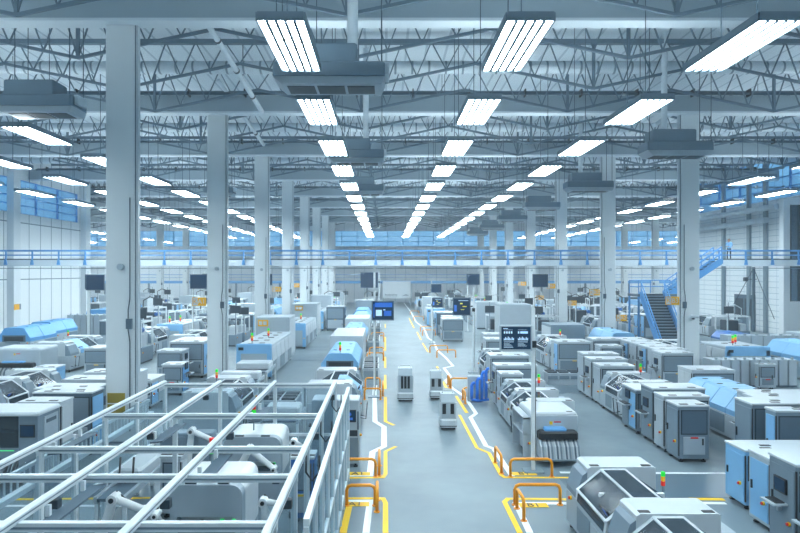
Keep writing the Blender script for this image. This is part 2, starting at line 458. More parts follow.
# ------------------------------------------------------------------ roof trusses
def truss(o, ph, XL, XR):
    top, low, peak, W = 16.55, 14.4, 15.55, 10.9
    up = MB().box(XL+.5, XR-.5, -.12, .12, top-.1, top+.1)
    lo = MB(); web = MB(); post = MB()
    x = -1.26 - W*6 + ph
    while x < XR + 2:
        for sgn in (0, 1):
            a = (x + (W/2)*sgn, low if sgn == 0 else peak); b = (x + (W/2)*(sgn+1), peak if sgn == 0 else low)
            if a[0] < XL or b[0] > XR: continue
            lo.tube((a[0], 0, a[1]), (b[0], 0, b[1]), .08, 4)
            for t0 in (0.0, .25, .5, .75):
                p = (a[0] + (b[0]-a[0])*t0, a[1] + (b[1]-a[1])*t0)
                q = (a[0] + (b[0]-a[0])*(t0+.25), a[1] + (b[1]-a[1])*(t0+.25))
                mx = (p[0]+q[0])/2
                web.tube((p[0], 0, p[1]), (mx, 0, top), .036, 4); web.tube((mx, 0, top), (q[0], 0, q[1]), .036, 4)
        if XL < x < XR: post.box(x-.06, x+.06, -.06, .06, low, top)
        x += W
    part('top_chord', up, 'truss', o); part('lower_chord', lo, 'truss', o); part('web', web, 'truss', o); part('king_post', post, 'truss', o)['kind'] = 'stuff'
for k in range(25):
    y = 20 + 4*k
    make(truss, (0, -33.5 if y < 68 else -62, 37 if y < 72 else 69), 'roof_truss', 'zigzag grey steel roof truss spanning the hall, %s from the front' % ORD[k], 'roof truss', (0, y, 0))
# ducts, dark pipes and cable trays running across the hall
def spiral_duct(o, r, x0, x1):
    mb = MB(); n = int((x1-x0)/.8)
    mb.tube((x0, 0, 0), (x1, 0, 0), r, 12)
    part('duct_body', mb, 'duct', o)
    rg = MB()
    for i in range(n):
        x = x0 + (x1-x0)*(i+.5)/n
        rg.tube((x-.05, 0, 0), (x+.05, 0, 0), r*1.03, 12)
    part('seam_ring', rg, 'steel', o)['kind'] = 'stuff'
    for i in range(int((x1-x0)/12)+1): part('strap', MB().box(x0+2+12*i-.02, x0+2+12*i+.02, -.02, .02, r-.01, ZC-.02-o.location.z), 'darktruss', o)
for k in range(7):
    make(spiral_duct, (.3, -32.8 if k < 4 else -61, 36.2 if k < 4 else 68), 'air_duct', 'round galvanised air duct crossing the hall above the %s bay' % ORD[k], 'air duct', (0, 29+12*k, 15.7))
def pipe_run(o, XL, XR):
    mb = MB().tube((XL+1, 0, 0), (XR-1, 0, 0), .07, 6).tube((XL+1, .22, .1), (XR-1, .22, .1), .06, 6)
    part('pipe', mb, 'darktruss', o)
    c = MB(); x = XL+2
    while x < XR-2: c.box(x-.03, x+.03, -.1, .3, -.12, .25); x += 3
    part('clamp', c, 'black', o)['kind'] = 'stuff'
for k in range(6):
    make(pipe_run, (-33.5 if k < 3 else -62, 37 if k < 3 else 69), 'sprinkler_pipe', 'thin dark pipes on clamps crossing above the %s main beam' % ORD[k+1], 'pipe', (0, 32.4+12*k, 15.45))
# thick slanted pipes and round downpipes
def slant(o, a, b, r):
    part('pipe', MB().tube(a, b, r, 10), 'duct', o)
    a, b = Vector(a), Vector(b); d = (b-a).normalized(); c = MB()
    for t in (.2, .5, .8):
        p = a + (b-a)*t; c.tube(p-d*.05, p+d*.05, r*1.15, 10)
    part('coupling', c, 'dark', o)
    o.name = 'slanted_pipe'
for i, (a, b, r, lb) in enumerate((((-6.9, 23, 15.6), (-6.2, 30.5, 14.0), .12, 'slanted grey pipe with dark couplings right of the first left column'),
        ((-9.5, 34.5, 16.85), (-8.0, 40, 14.3), .11, 'slanted grey pipe above the second left column'),
        ((-.62, 12, 16.85), (-.62, 16.9, 15.4), .12, 'slanted pipe above the air unit by the left light row'),
        ((19.5, 37, 16.85), (15.2, 34.2, 14.2), .12, 'slanted pipe near the right column top'))):
    slant(thing('slanted_pipe', lb, 'pipe'), a, b, r)
for i, (x, y, z0) in enumerate(((-.95, 17.8, 12.47), (-.95, 30.1, 12.47), (12.9, 28.0, 12.42), (12.9, 40, 12.42))):
    single('drop_pipe', MB().tube((x, y, z0), (x, y, ZC), .14 if i else .16, 10), 'duct',
           'vertical grey pipe dropping onto the %s' % ('nearest hanging air unit', 'second hanging air unit by the aisle', 'air unit left of the right column', 'air unit behind the right column')[i], 'pipe')

# hanging air units
def air_unit(o, w, side):
    h = .42
    part('housing', MB().cbox(-w/2, w/2, -.6, .6, 0, h, .05), 'hvac', o)
    part('plenum', MB().cbox(-w/2+.1*w, w/2-.25*w, -.5, .5, h, h+.55, .04), 'hvac', o)
    part('grille_frame', MB().prism([(-w/2+.25, -.22), (w/2-.1, -.22), (w/2, 0), (-w/2, 0)], -.55, .55), 'offwhite', o)
    g = MB()
    for i in range(3):
        x = -w/2 + .38 + i*(w-.6)/3
        g.box(x, x+(w-.6)/3-.08, -.35, .4, -.235, -.215)
    part('grille', g, 'dark', o)
    for sx in (-1, 1):
        for sy in (-1, 1):
            part('hanger_rod', MB().tube((sx*(w/2-.1), sy*.5, h), (sx*(w/2-.1), sy*.5, ZC-o.location.z), .018, 5), 'darktruss', o)
    part('side_duct', MB().box(w/2-.02, w/2+.12, -.35, .35, .1, .45), 'duct', o)
au = [(-1.6, 17.8, 3.2), (-1.4, 30.1, 2.7), (-1.4, 42.1, 2.6)]
for i, (x, y, wd) in enumerate(au):
    make(air_unit, (wd, 1), 'air_unit', ('big dark air handling unit hanging right of the nearest left lamp', 'grey air unit hanging behind the nearest big one', 'grey air unit hanging third down the left lamp row')[i], 'air handling unit', (x, y, 11.5))
for i in range(6):
    make(air_unit, (3.0, 1), 'air_unit', 'grey air unit hanging beside the right column row, %s from the front' % ORD[i], 'air handling unit', (13.4, 28.0+12*i, 11.45))
make(air_unit, (2.8, -1), 'air_unit', 'grey air unit hanging left of the first left column', 'air handling unit', (-12.75, 22.5, 11.95))
make(air_unit, (2.2, -1), 'air_unit', 'dark air unit hanging between the first and second left columns', 'air handling unit', (-12.6, 46.2, 11.9))

# ------------------------------------------------------------------ lamps
def lamp_panel(o, near):
    L, W, H = 3.3, 1.0, .1
    part('housing', MB().box(-W/2-.04, W/2+.04, 0, L, .07, .07+H).box(-W/2-.04, -W/2, 0, L, -.02, .07).box(W/2, W/2+.04, 0, L, -.02, .07)
         .box(-W/2, W/2, -.04, 0, -.02, .17).box(-W/2, W/2, L, L+.04, -.02, .17), 'grey', o)
    if near:
        for i in range(5):
            x = -W/2 + .1 + i*.2
            part('tube', MB().box(x-.06, x+.06, .05, L-.05, .0, .07), 'lamp', o)
            if i < 4: part('added_gap_fin', MB().box(x+.065, x+.135, .03, L-.03, -.035, .07), 'midgrey', o)  # added fins hang below the tubes so the gaps between stay grey
    else:
        part('diffuser', MB().box(-W/2+.02, W/2-.02, .05, L-.05, .0, .07), 'lamp', o)
    part('added_uplight', MB().box(-W/2+.08, W/2-.08, .1, L-.1, .171, .19), 'addeduplamp', o)  # added glowing strip on top of the housing to light the roof
    for y in (.9, L-.9):
        part('hanger_rod', MB().tube((0, y, .17), (0, y, ZC-11.37), .016, 5), 'darktruss', o)
ROWS = [(-24.4, 'row along the left wall'), (-19.1, 'second row from the left wall'), (-13.9, 'row just left of the columns'),
        (-2.26, 'row left of the aisle'), (3.15, 'row right of the aisle'), (8.6, 'row before the right columns'),
        (21.9, 'row beyond the right columns'), (27.3, 'row along the right wall')]
for rx, rl in ROWS:
    for k in range(-2, 14):
        y = 13.1 + 6*k + (3.6 if abs(rx) > 12 else 0)
        o = make(lamp_panel, (y < 40,), 'ceiling_lamp', 'bright flat ceiling lamp, %s in the %s' % (ORD[k+2], rl), 'ceiling lamp', (rx, y, 11.37), 0, 'hanging lamps, ' + rl)
for rx, rl in ((-40, 'left wing'), (-47, 'outer left wing'), (-54, 'left wing wall'), (46, 'right wing'), (53, 'outer right wing'), (60, 'right wing wall')):
    for k in range(5):
        y = 74.0 + 9*k
        make(lamp_panel, (False,), 'ceiling_lamp', 'small far ceiling lamp, %s lamp of the %s row' % (ORD[k], rl), 'ceiling lamp', (rx, y, 11.37), 0, 'hanging lamps of the %s' % rl)

# ------------------------------------------------------------------ raised walkway and stair
wk = thing('walkway', 'long raised walkway with blue railing crossing the whole hall', 'walkway', (0, 50, 0))
part('deck', MB().box(-33.4, 36.7, -.7, .7, 6.41, 6.9), 'flange', wk)
for sy, zt in ((-.66, 7.72), (.66, 7.72)):
    part('top_rail', MB().box(-33.4, 36.7, sy-.05, sy+.05, zt-.1, zt), 'railblue', wk)
    part('middle_rail', MB().box(-33.4, 36.7, sy-.025, sy+.025, 7.28, 7.34), 'railblue', wk)
    part('toe_board', MB().box(-33.4, 36.7, sy-.03, sy+.03, 6.9, 7.0), 'darktruss', wk)
pm = MB().box(-.05, .05, -.05, .05, 6.55, 7.68).prism([(-.14, 6.5), (.14, 6.5), (.07, 6.95), (-.07, 6.95)], -.1, -.02).mesh('railing_post', 'railblue')
x = -33.0
while x < 36.5:
    link('railing_post', pm, wk, (x, -.68, 0)); x += 2.15
link('guide_rail', MB().box(-33.4, 36.7, -.02, .02, 6.2, 6.26).mesh('guide_rail', 'steel'), wk, (0, .5, 0))

st = thing('staircase', 'blue railed steel staircase descending from the raised walkway on the right', 'staircase', (0, 0, 0))
def treads(p0, p1, axis, half, n):
    mb = MB()
    for i in range(n):
        t = (i+.5)/n; z = p0[2] + (p1[2]-p0[2])*t; u = p0[axis] + (p1[axis]-p0[axis])*t
        if axis == 1: mb.m = 0; mb.box(p0[0]-half, p0[0]+half, u-.1, u+.14, z-.03, z+.03); mb.m = 1; mb.box(p0[0]-half, p0[0]+half, u-.12, u-.1, z-.035, z+.035); mb.m = 0; mb.box(p0[0]-half, p0[0]+half, u+.08, u+.1, z+.03, z+.17)
        else: mb.box(u-.14, u+.14, p0[1]-half, p0[1]+half, z-.03, z+.03)
    return mb
part('tread', treads((20.8, 43.7, 0), (20.8, 47.2, 4.15), 1, .86, 20), ['dark', 'steel'], st)
for sx in (19.9, 21.7):
    part('stringer', MB().prismx([(43.5, 0), (43.9, 0), (47.3, 3.95), (47.3, 4.4), (47.0, 4.4), (43.5, .3)], sx-.04, sx+.04), 'railblue', st)
    r = MB()
    for dz in (.95, .5): r.tube((sx, 43.6, dz+.1), (sx, 47.1, dz+4.2), .045, 6)
    for t in (0, .33, .67, 1): r.tube((sx, 43.6+3.5*t, 4.15*t), (sx, 43.6+3.5*t, 4.15*t+1.05), .04, 6)
    part('handrail', r, 'railblue', st)
part('landing', MB().box(19.7, 23.2, 47.2, 49.2, 4.0, 4.2), 'midgrey', st)
lg = MB()
for a, b in ((19.8, 47.3), (19.8, 49.1), (23.1, 47.3), (23.1, 49.1)): lg.box(a-.06, a+.06, b-.06, b+.06, 0, 4.0)
part('support_leg', lg, 'railblue', st)
r = MB()
for dz in (1.05, .55): r.tube((19.8, 49.1, 4.2+dz), (23.1, 49.1, 4.2+dz), .04, 6).tube((19.8, 47.3, 4.2+dz), (19.8, 49.1, 4.2+dz), .04, 6)
for a, b in ((19.8, 47.3), (19.8, 49.1), (21.5, 49.1), (23.1, 49.1)): r.tube((a, b, 4.2), (a, b, 5.25), .04, 6)
part('landing_rail', r, 'railblue', st)
part('tread', treads((22.6, 48.3, 4.2), (26.5, 48.3, 6.85), 0, .6, 13), 'dark', st)
for sy in (47.7, 48.9):
    part('stringer', MB().add([], []).prism([(22.4, 4.05), (22.8, 4.05), (26.6, 6.6), (26.6, 6.95), (26.3, 6.95), (22.4, 4.4)], sy-.04, sy+.04), 'railblue', st)
    r = MB()
    for dz in (1.0, .5): r.tube((22.6, sy, 4.2+dz), (26.5, sy, 6.9+dz), .045, 6)
    for t in (0, .25, .5, .75, 1): r.tube((22.6+3.9*t, sy, 4.2+2.7*t), (22.6+3.9*t, sy, 5.2+2.7*t), .04, 6)
    part('handrail', r, 'railblue', st)

# second far platform with blue rail, white banner and service boxes on the far wall
fp = thing('far_platform', 'narrow blue edged platform running along the foot of the far wall', 'platform', (0, 108, 0))
part('deck', MB().box(-52, 60, -.6, .6, 3.9, 4.35), 'skyblue', fp)
part('top_rail', MB().box(-52, 60, -.6, -.5, 5.4, 5.48).box(-52, 60, -.6, -.5, 4.9, 4.95), 'railblue', fp)
lm = MB().box(-.15, .15, -.15, .15, 0, 3.9).mesh('support_leg', 'grey')
for i in range(15): link('support_leg', lm, fp, (-50+7.8*i, .3, 0))
bn = thing('banner', 'white banner with a small dark line of lettering facing down the aisle', 'banner', (2.0, 104.5, 1.4))
part('sheet', MB().box(-2.4, 2.4, -.04, .04, 0, 2.9), 'white', bn)
mk = MB()
for i in range(9): mk.box(-2.0+i*.24, -2.0+i*.24+.17, -.06, -.045, .45, .68+.08*(i % 3 == 0))
mk.box(-2.0, .1, -.06, -.045, .32, .36); mk.prism([(.9, .4), (1.5, .7), (2.0, .6), (2.1, .4)], -.06, -.045)
part('lettering', mk, 'grey', bn)
for sx in (-2.3, 2.3): part('leg', MB().box(sx-.06, sx+.06, -.06, .06, -1.4, 0), 'grey', bn)

# ------------------------------------------------------------------ machine builders (w across, l along the line, h tall, s = operator side)
def feet(o, w, l, z=.12, wheels=False):
    for sx in (-1, 1):
        for sy in (-1, 1):
            mb = MB().tube((sx*(w/2-.12), sy*(l/2-.12), 0), (sx*(w/2-.12), sy*(l/2-.12), .03), .07, 8).tube((sx*(w/2-.12), sy*(l/2-.12), .03), (sx*(w/2-.12), sy*(l/2-.12), z), .03, 6)
            part('foot', mb, 'black', o)
def estop(o, x, y, z, axis, sgn, m='red'):
    a = Vector((x, y, z)); d = Vector((sgn, 0, 0)) if axis == 'x' else Vector((0, sgn, 0))
    b = part('button_box', MB().tube(a, a+d*.04, .045, 8), 'yellow', o)
    part('push_button', MB().tube(a+d*.04, a+d*.07, .034, 8), m, b)
def tower(o, x, y, z, k=1.0):
    b = part('signal_tower', MB().tube((x, y, z), (x, y, z+.12), .03, 6), 'steel', o, 'signal tower with green, amber and red lamps')
    for i, m in enumerate(('redlamp', 'amberlamp', 'greenlamp')):
        part(('red_lamp', 'amber_lamp', 'green_lamp')[i], MB().tube((x, y, z+.12+i*.115*k), (x, y, z+.12+(i+.94)*.115*k), .05*k, 8), m, b)
def cabinet(o, w, l, h, s, body='offwhite', side='', tower_on=0, shelf=0):
    feet(o, w, l)
    part('body', MB().cbox(-w/2, w/2, -l/2, l/2, .12, h, .025), body, o)
    part('top_cover', MB().cbox(-w/2-.015, w/2+.015, -l/2-.015, l/2+.015, h-.002, h+.05, .015), 'white', o)
    for sx in (-.27, .27): part('top_vent', MB().box(w*sx-.13, w*sx+.13, -l/2+.1, -l/2+.2, h+.05, h+.062), 'black', o)
    if w > 1.8:
        for sx in (-.22, .22): part('top_vent', MB().box(w*sx-.13, w*sx+.13, -l/2+.34, -l/2+.44, h+.05, h+.062), 'black', o)
    fr = MB(); y = -l/2-.012
    fr.box(-w/2+.06, w/2-.06, y, -l/2+.01, h*.5, h-.1)
    e = part('end_frame', fr, 'dark', o)
    part('end_panel', MB().box(-w/2+.1, w/2-.1, y-.012, y, h*.5+.04, h-.14), 'grey' if body != 'grey' else 'midgrey', e)
    part('service_door', MB().box(-w/2+.14, w/2-.14, y-.01, -l/2+.01, .25, h*.46), 'offwhite' if body != 'offwhite' else 'grey', o)
    part('door_handle', MB().box(w/2-.24, w/2-.2, y-.04, y-.01, .55, .75), 'black', o.children[-1])
    X = s*w/2
    part('corner_gap', MB().box(X-s*.02, X+s*.004, -l/2-.004, -l/2+.03, .2, h-.1), 'black', o)
    part('label_plate', MB().box(-.12, .12, y-.016, y-.01, h*.5-.12, h*.5-.07), 'red' if round(h*100) % 2 else 'yellow', o)
    n = max(1, round(l/.7))
    for i in range(n):
        y0, y1 = -l/2 + .05 + (l-.1)*i/n, -l/2 + .05 + (l-.1)*(i+1)/n - .04
        m = side if side and i % 2 == 0 else body
        d = part('door', MB().box(X, X+s*.02, y0, y1, .2, h-.12), m, o)
        part('handle', MB().box(X+s*.02, X+s*.05, y1-.1, y1-.06, h*.5, h*.62), 'black', d)
    estop(o, X+s*.02, -l/2+.18, .62, 'x', s)
    if shelf:
        sh = part('keyboard_shelf', MB().box(X, X+s*.34, -l/4, l/4, .98, 1.02).box(X, X+s*.1, -.03, .03, .8, .98), 'offwhite', o)
        part('keyboard', MB().box(X+s*.06, X+s*.26, -l/4+.05, l/4-.05, 1.02, 1.045), 'black', sh)
        dp = part('display', MB().box(X+s*.02, X+s*.06, -.2, .2, 1.2, 1.52), 'black', o)
        part('display_screen', MB().box(X+s*.06, X+s*.065, -.17, .17, 1.23, 1.49), 'screen', dp)
    if tower_on: tower(o, w*.1*s, 0, h+.05)
def oven(o, w, l, h, s, nseg, hood='blue', flat=0, tower_on=0):
    feet(o, w, l)
    hb = h*.55
    part('base', MB().cbox(-w/2, w/2, -l/2, l/2, .12, hb, .02), 'offwhite', o)
    c = .34*w if not flat else .12*w
    prof = [(-w/2, hb), (-w/2, hb+(h-hb)*.25), (-w/2+c*.55, h-.05), (-w/2+c*.8, h), (w/2-c*.8, h), (w/2-c*.55, h-.05), (w/2, hb+(h-hb)*.25), (w/2, hb)]
    for i in range(nseg):
        y0 = -l/2 + l*i/nseg + (.02 if i else 0); y1 = -l/2 + l*(i+1)/nseg - .02
        hd = part('hood', MB().prism(prof, y0, y1), hood, o)
        ym = (y0+y1)/2
        for sx in (-.18, .18): part('hood_vent', MB().box(w*sx-.09, w*sx+.09, ym-.06, ym+.06, h, h+.015), 'dark', hd)
        part('side_panel', MB().box(s*w/2, s*(w/2+.02), y0+.04, y1-.04, .22, hb-.06), 'grey' if i % 2 else 'offwhite', o)
    ft = part('end_frame', MB().box(-w*.36, w*.36, -l/2-.03, -l/2+.01, hb-.02, hb+(h-hb)*.45), 'midgrey', o)
    part('inlet_slot', MB().box(-w*.3, w*.3, -l/2-.04, -l/2-.03, hb+.03, hb+(h-hb)*.35), 'black', ft)
    part('conveyor', MB().box(-w*.2, w*.2, -l/2-.3, -l/2, hb-.08, hb-.0), 'steel', o)
    estop(o, s*w/2, -l/2+.3, hb-.15, 'x', s)
    estop(o, w*.42, -l/2, hb-.1, 'y', -1)
    if tower_on: tower(o, 0, -l/2+.3, h, 1.3)
def placer(o, w, l, h, s, nhood=2, tower_on=1, blue=0):
    """pick-and-place machine: flat topped end modules, glazed sloping hoods between"""
    zb = h*.55
    feet(o, w, l, .15)
    part('base', MB().cbox(-w/2, w/2, -l/2, l/2, .15, zb, .02), 'offwhite', o)
    n = 2*nhood + 1; seg = l / (nhood*1.6 + (nhood+1)*.7); y = -l/2
    for i in range(n):
        if i % 2 == 0:
            y1 = y + seg*.7
            t = part('top_module', MB().prism([(-s*w*.5, zb), (-s*w*.5, h-.02), (-s*w*.47, h), (s*w*.32, h), (s*w*.36, h-.04), (s*w*.36, zb)], y+.01, y1-.01), 'white', o)
            for sx in (-.4, .26): part('top_vent', MB().box(s*w*sx-.1, s*w*sx+.1, y+.07, y+.17, h, h+.012), 'black', t)
            part('side_slab', MB().prism([(s*w*.36, zb), (s*w*.36, h-.12), (s*w*.42, h-.2), (s*w*.5, zb+.12), (s*w*.5, zb)], y+.04, y1-.04), 'grey', o)
            estop(o, s*w*.5, (y+y1)/2, zb-.1, 'x', s)
        else:
            y1 = y + seg*1.6
            A = [(s*w*.52, zb+.02), (s*w*.5, zb+.26), (s*w*.2, h-.03), (-s*w*.1, h-.03), (-s*w*.47, zb+.25), (-s*w*.48, zb+.02)]
            fr = MB()
            for yy in (y+.05, y1-.05):
                for a, b in zip(A[:-1], A[1:]):
                    dx, dz = b[0]-a[0], b[1]-a[1]; ln = math.hypot(dx, dz); nx, nz = -dz/ln*.06, dx/ln*.06
                    if nz > 0 or (abs(nz) < .03 and nx*(a[0]) > 0): nx, nz = -nx, -nz
                    fr.prism([a, b, (b[0]+nx, b[1]+nz), (a[0]+nx, a[1]+nz)], yy-.05, yy+.05)
            for q in (1, 2, 3): fr.tube((A[q][0], y+.03, A[q][1]-.02), (A[q][0], y1-.03, A[q][1]-.02), .035, 6)
            hf = part('hood_frame', fr, 'white', o)
            g = MB(); th = .012
            for a, b in zip(A[:-1], A[1:]):
                g.prism([a, b, (b[0]-s*.006, b[1]-th), (a[0]-s*.006, a[1]-th)], y+.1, y1-.1)
            part('hood_glass', g, 'glass', hf)
            part('work_deck', MB().box(-w*.46, w*.46, y+.02, y1-.02, zb, zb+.03), 'dark', o)
            part('gantry', MB().cbox(-s*w*.38, s*w*.3, y+.2, y+.42, zb+.1, zb+.38, .03).cbox(-s*w*.05, s*w*.2, y+.42, y1-.25, zb+.05, zb+.3, .03), 'white', o)
            part('inner_rail', MB().box(-w*.4, w*.36, (y+y1)/2-.04, (y+y1)/2+.04, zb+.4, zb+.48).box(w*.05, w*.16, (y+y1)/2-.1, (y+y1)/2+.1, zb+.2, zb+.5), 'alu', o)
            part('inner_console', MB().prism([(s*w*.1, zb), (s*w*.1, h-.25), (s*w*.22, h-.18), (s*w*.42, zb+.2), (s*w*.42, zb)], y1-.5, y1-.12), 'offwhite', o)
            if blue: part('blue_cover', MB().prism([(s*w*.53, zb+.02), (s*w*.51, zb+.28), (s*w*.2, h+.005), (s*w*.05, h+.005), (s*w*.05, h-.02), (s*w*.2, h-.02), (s*w*.5, zb+.26), (s*w*.52, zb+.02)][:4] + [(s*w*.05, h-.01), (s*w*.19, h-.01), (s*w*.49, zb+.25)], y+.1, (y+y1)/2), 'blue', o)
            m = part('operator_screen', MB().prism([(s*w*.34, zb+.05), (s*w*.47, zb+.42), (s*w*.49, zb+.41), (s*w*.37, zb+.04)], y+.1, y+.5), 'black', o)
            part('screen_marks', MB().prism([(s*w*.36, zb+.1), (s*w*.472, zb+.4), (s*w*.494, zb+.4), (s*w*.39, zb+.1)], y+.16, y+.3), 'screenblue', m)
            mt = (y+y1)/2
            part('front_door', MB().box(s*w/2, s*(w/2+.02), y+.05, mt-.02, .25, zb-.12), 'offwhite', o)
            part('front_door', MB().box(s*w/2, s*(w/2+.02), mt+.02, y1-.05, .25, zb-.12), 'grey', o)
        y = y1
    part('trolley_handle', MB().path([(s*(w/2+.02), -l/2+.1, .35), (s*(w/2+.25), -l/2+.1, .3), (s*(w/2+.3), -l/2+.1, .9), (s*(w/2+.3), -l/2+.5, .9), (s*(w/2+.25), -l/2+.5, .3), (s*(w/2+.02), -l/2+.5, .35)], .02), 'dark', o)
    part('outfeed_table', MB().box(-s*w*.5, -s*w*.72, -.2, .5, h*.68, h*.74).box(-s*w*.66, -s*w*.7, 0, .06, 0, h*.68), 'offwhite', o)
    if tower_on: tower(o, -s*w*.2, -l/2 + l*.62, h, .8 if l > 5.5 else 1.0)
def printer(o, w, l, h, s):
    feet(o, w, l)
    part('body', MB().cbox(-w/2, w/2, -l/2, l/2, .12, h, .04), 'offwhite', o)
    part('top_cover', MB().cbox(-w/2+.02, w/2-.02, -l/2+.02, l/2, h, h+.07, .05), 'white', o)
    v = MB().box(w*.28, w*.4, -l/2+.12, -l/2+.2, h+.07, h+.08)
    part('top_vent', v, 'black', o)
    part('reel_bar', MB().cbox(-w*.38, w*.42, -l/2-.4, -l/2-.02, .78, 1.02, .05), 'black', o)
    part('reel_cover', MB().cbox(-w*.25, w*.2, -l/2-.3, -l/2, 1.02, 1.1, .03), 'skyblue', o)
    fb = MB(); n = 22
    for i in range(n):
        x = -w*.36 + w*.76*i/(n-1); fb.m = (0, 1, 2, 0, 3)[i % 5]
        fb.prismx([(-l/2-.3, .78), (-l/2-.5, .6), (-l/2-.62, .25), (-l/2-.1, .25), (-l/2-.1, .78)], x-.02, x+.02)
    b = part('feeder_bank', fb, ['white', 'grey', 'offwhite', 'midgrey'], o); 
    part('feeder_tray', MB().box(-w*.38, w*.42, -l/2-.65, -l/2, .2, .25), 'steel', o)
    part('side_rack', MB().box(-w/2-.22, -w/2, -l/2+.05, -l/2+.1, .12, h-.1).box(-w/2-.22, -w/2, l/2-.1, l/2-.05, .12, h-.1).box(-w/2-.22, -w/2, -l/2+.05, l/2-.05, h-.15, h-.1).box(-w/2-.22, -w/2, -l/2+.05, l/2-.05, .8, .84), 'offwhite', o)
    part('warning_label', MB().box(-.16, -.06, -l/2-.006, -l/2, h-.3, h-.2), 'yellow', o)
    part('warning_label', MB().box(-.02, .2, -l/2-.006, -l/2, h-.24, h-.2), 'red', o)
    estop(o, -w/2, -l/2+.05, .55, 'x', -1)
def inspector(o, w, l, h, s):
    feet(o, w, l)
    part('body', MB().box(-w/2, w/2, -l/2+.25, l/2, .12, h).box(-w/2, w/2, -l/2, -l/2+.25, .12, .45).box(-w/2, -w/2+.08, -l/2, -l/2+.25, .45, h).box(w*.28, w/2, -l/2, -l/2+.25, .45, h), 'grey', o)
    part('top_cover', MB().cbox(-w/2-.05, w/2+.05, -l/2-.08, l/2+.05, h, h+.1, .05), 'white', o)
    part('window', MB().box(-w/2+.08, w*.28, -l/2+.03, -l/2+.045, 1.05, h-.02), 'glass', o)
    part('inner_bay', MB().box(-w/2+.1, w*.26, -l/2+.2, -l/2+.24, 1.05, h-.05), 'dark', o)
    part('inner_gantry', MB().box(-w/2+.15, w*.2, -l/2+.1, -l/2+.18, 1.45, 1.52).box(-.3, -.1, -l/2+.06, -l/2+.19, 1.2, 1.6), 'alu', o)
    part('work_shelf', MB().box(-w/2+.08, w*.28, -l/2-.04, -l/2+.2, .78, 1.05), 'grey', o)
    part('status_light', MB().box(-w/2+.12, w*.24, -l/2-.045, -l/2-.04, .98, 1.0), 'screengreen', o)
    d = part('display', MB().box(w*.3, w*.47, -l/2-.03, -l/2, 1.35, 1.7), 'black', o)
    part('display_screen', MB().box(w*.31, w*.46, -l/2-.035, -l/2-.03, 1.38, 1.67), 'screen', d)
    fb = MB(); n = 20
    for i in range(n):
        x = -w/2 + .12 + (w*.74)*i/n; fb.m = i % 3
        fb.prismx([(-l/2-.3, .2), (-l/2-.25, .2), (-l/2+.2, .76), (-l/2+.05, .76)], x, x+.04)
    part('feeder_bank', fb, ['steel', 'dark', 'midgrey'], o)
    part('side_door', MB().box(s*w/2, s*(w/2+.02), -l/2+.3, l/2-.1, .25, h-.1), 'offwhite', o)
    part('louvre', MB().box(s*(w/2+.02), s*(w/2+.03), -l/2+.4, l/2-.2, h-.3, h-.2), 'midgrey', o)
    estop(o, s*(w/2+.02), l/2-.25, 1.2, 'x', s)
def tallbox(o, w, l, h, s, body='offwhite'):
    part('body', MB().cbox(-w/2, w/2, -l/2, l/2, 0, h, .03), body, o)
    part('edge_panel', MB().box(s*w/2, s*(w/2+.02), -l/2+.1, l/2-.1, .2, h-.2), 'white', o)
    part('plinth', MB().box(-w/2+.03, w/2-.03, -l/2-.01, l/2, 0, .15), 'dark', o)
    part('door', MB().box(-w/2+.1, -.02, -l/2-.02, -l/2, .2, h-.1).box(.02, w/2-.1, -l/2-.02, -l/2, .2, h-.1), body, o)
def conveyor(o, w, l, h, s):
    fr = MB().box(-w/2, -w/2+.08, -l/2, l/2, h-.15, h).box(w/2-.08, w/2, -l/2, l/2, h-.15, h)
    part('frame', fr, 'offwhite', o)
    part('belt', MB().box(-w/2+.08, w/2-.08, -l/2, l/2, h-.1, h-.04), 'midgrey', o)
    for sx in (-1, 1):
        for sy in (-1, 1): part('leg', MB().box(sx*(w/2-.04)-.04, sx*(w/2-.04)+.04, sy*(l/2-.1)-.04, sy*(l/2-.1)+.04, 0, h-.15), 'alu', o)
    part('cover', MB().cbox(-w/2+.05, w/2-.05, -l*.2, l*.25, h, h+.3, .06), 'white', o)
def bench(o, w, l, h, s):
    """low assembly bench with dark trays"""
    part('worktop', MB().box(-w/2, w/2, -l/2, l/2, h-.05, h), 'white', o)
    part('cabinet', MB().box(-w/2+.03, w/2-.03, -l/2+.03, l/2-.03, .0, h-.05), 'offwhite', o)
    t = MB()
    ny = max(1, round(l/.5)); nx = max(1, round(w/.6))
    for i in range(nx):
        for j in range(ny):
            x0 = -w/2 + w*i/nx + .06; y0 = -l/2 + l*j/ny + .07
            t.box(x0, x0+w/nx-.12, y0, y0+l/ny-.14, h, h+.07)
    part('tray', t, 'dark', o)
    d = MB()
    for i in range(nx): d.box(-w/2+w*i/nx+.05, -w/2+w*(i+1)/nx-.05, -l/2, -l/2+.035, .3, h-.15)
    part('drawer', d, 'grey', o)
def bins(o, w, l, h, n):
    """row of upright feeder cassettes"""
    for i in range(n):
        x0 = -w/2 + w*i/n
        part('cassette', MB().box(x0+.02, x0+w/n-.06, -l/2, l/2, .1, h).box(x0+w/n*.4, x0+w/n*.6, -l/2+.05, -l/2+.15, h, h+.12), 'offwhite', o)
    part('base_frame', MB().box(-w/2, w/2, -l/2+.05, l/2-.05, 0, .14), 'midgrey', o)
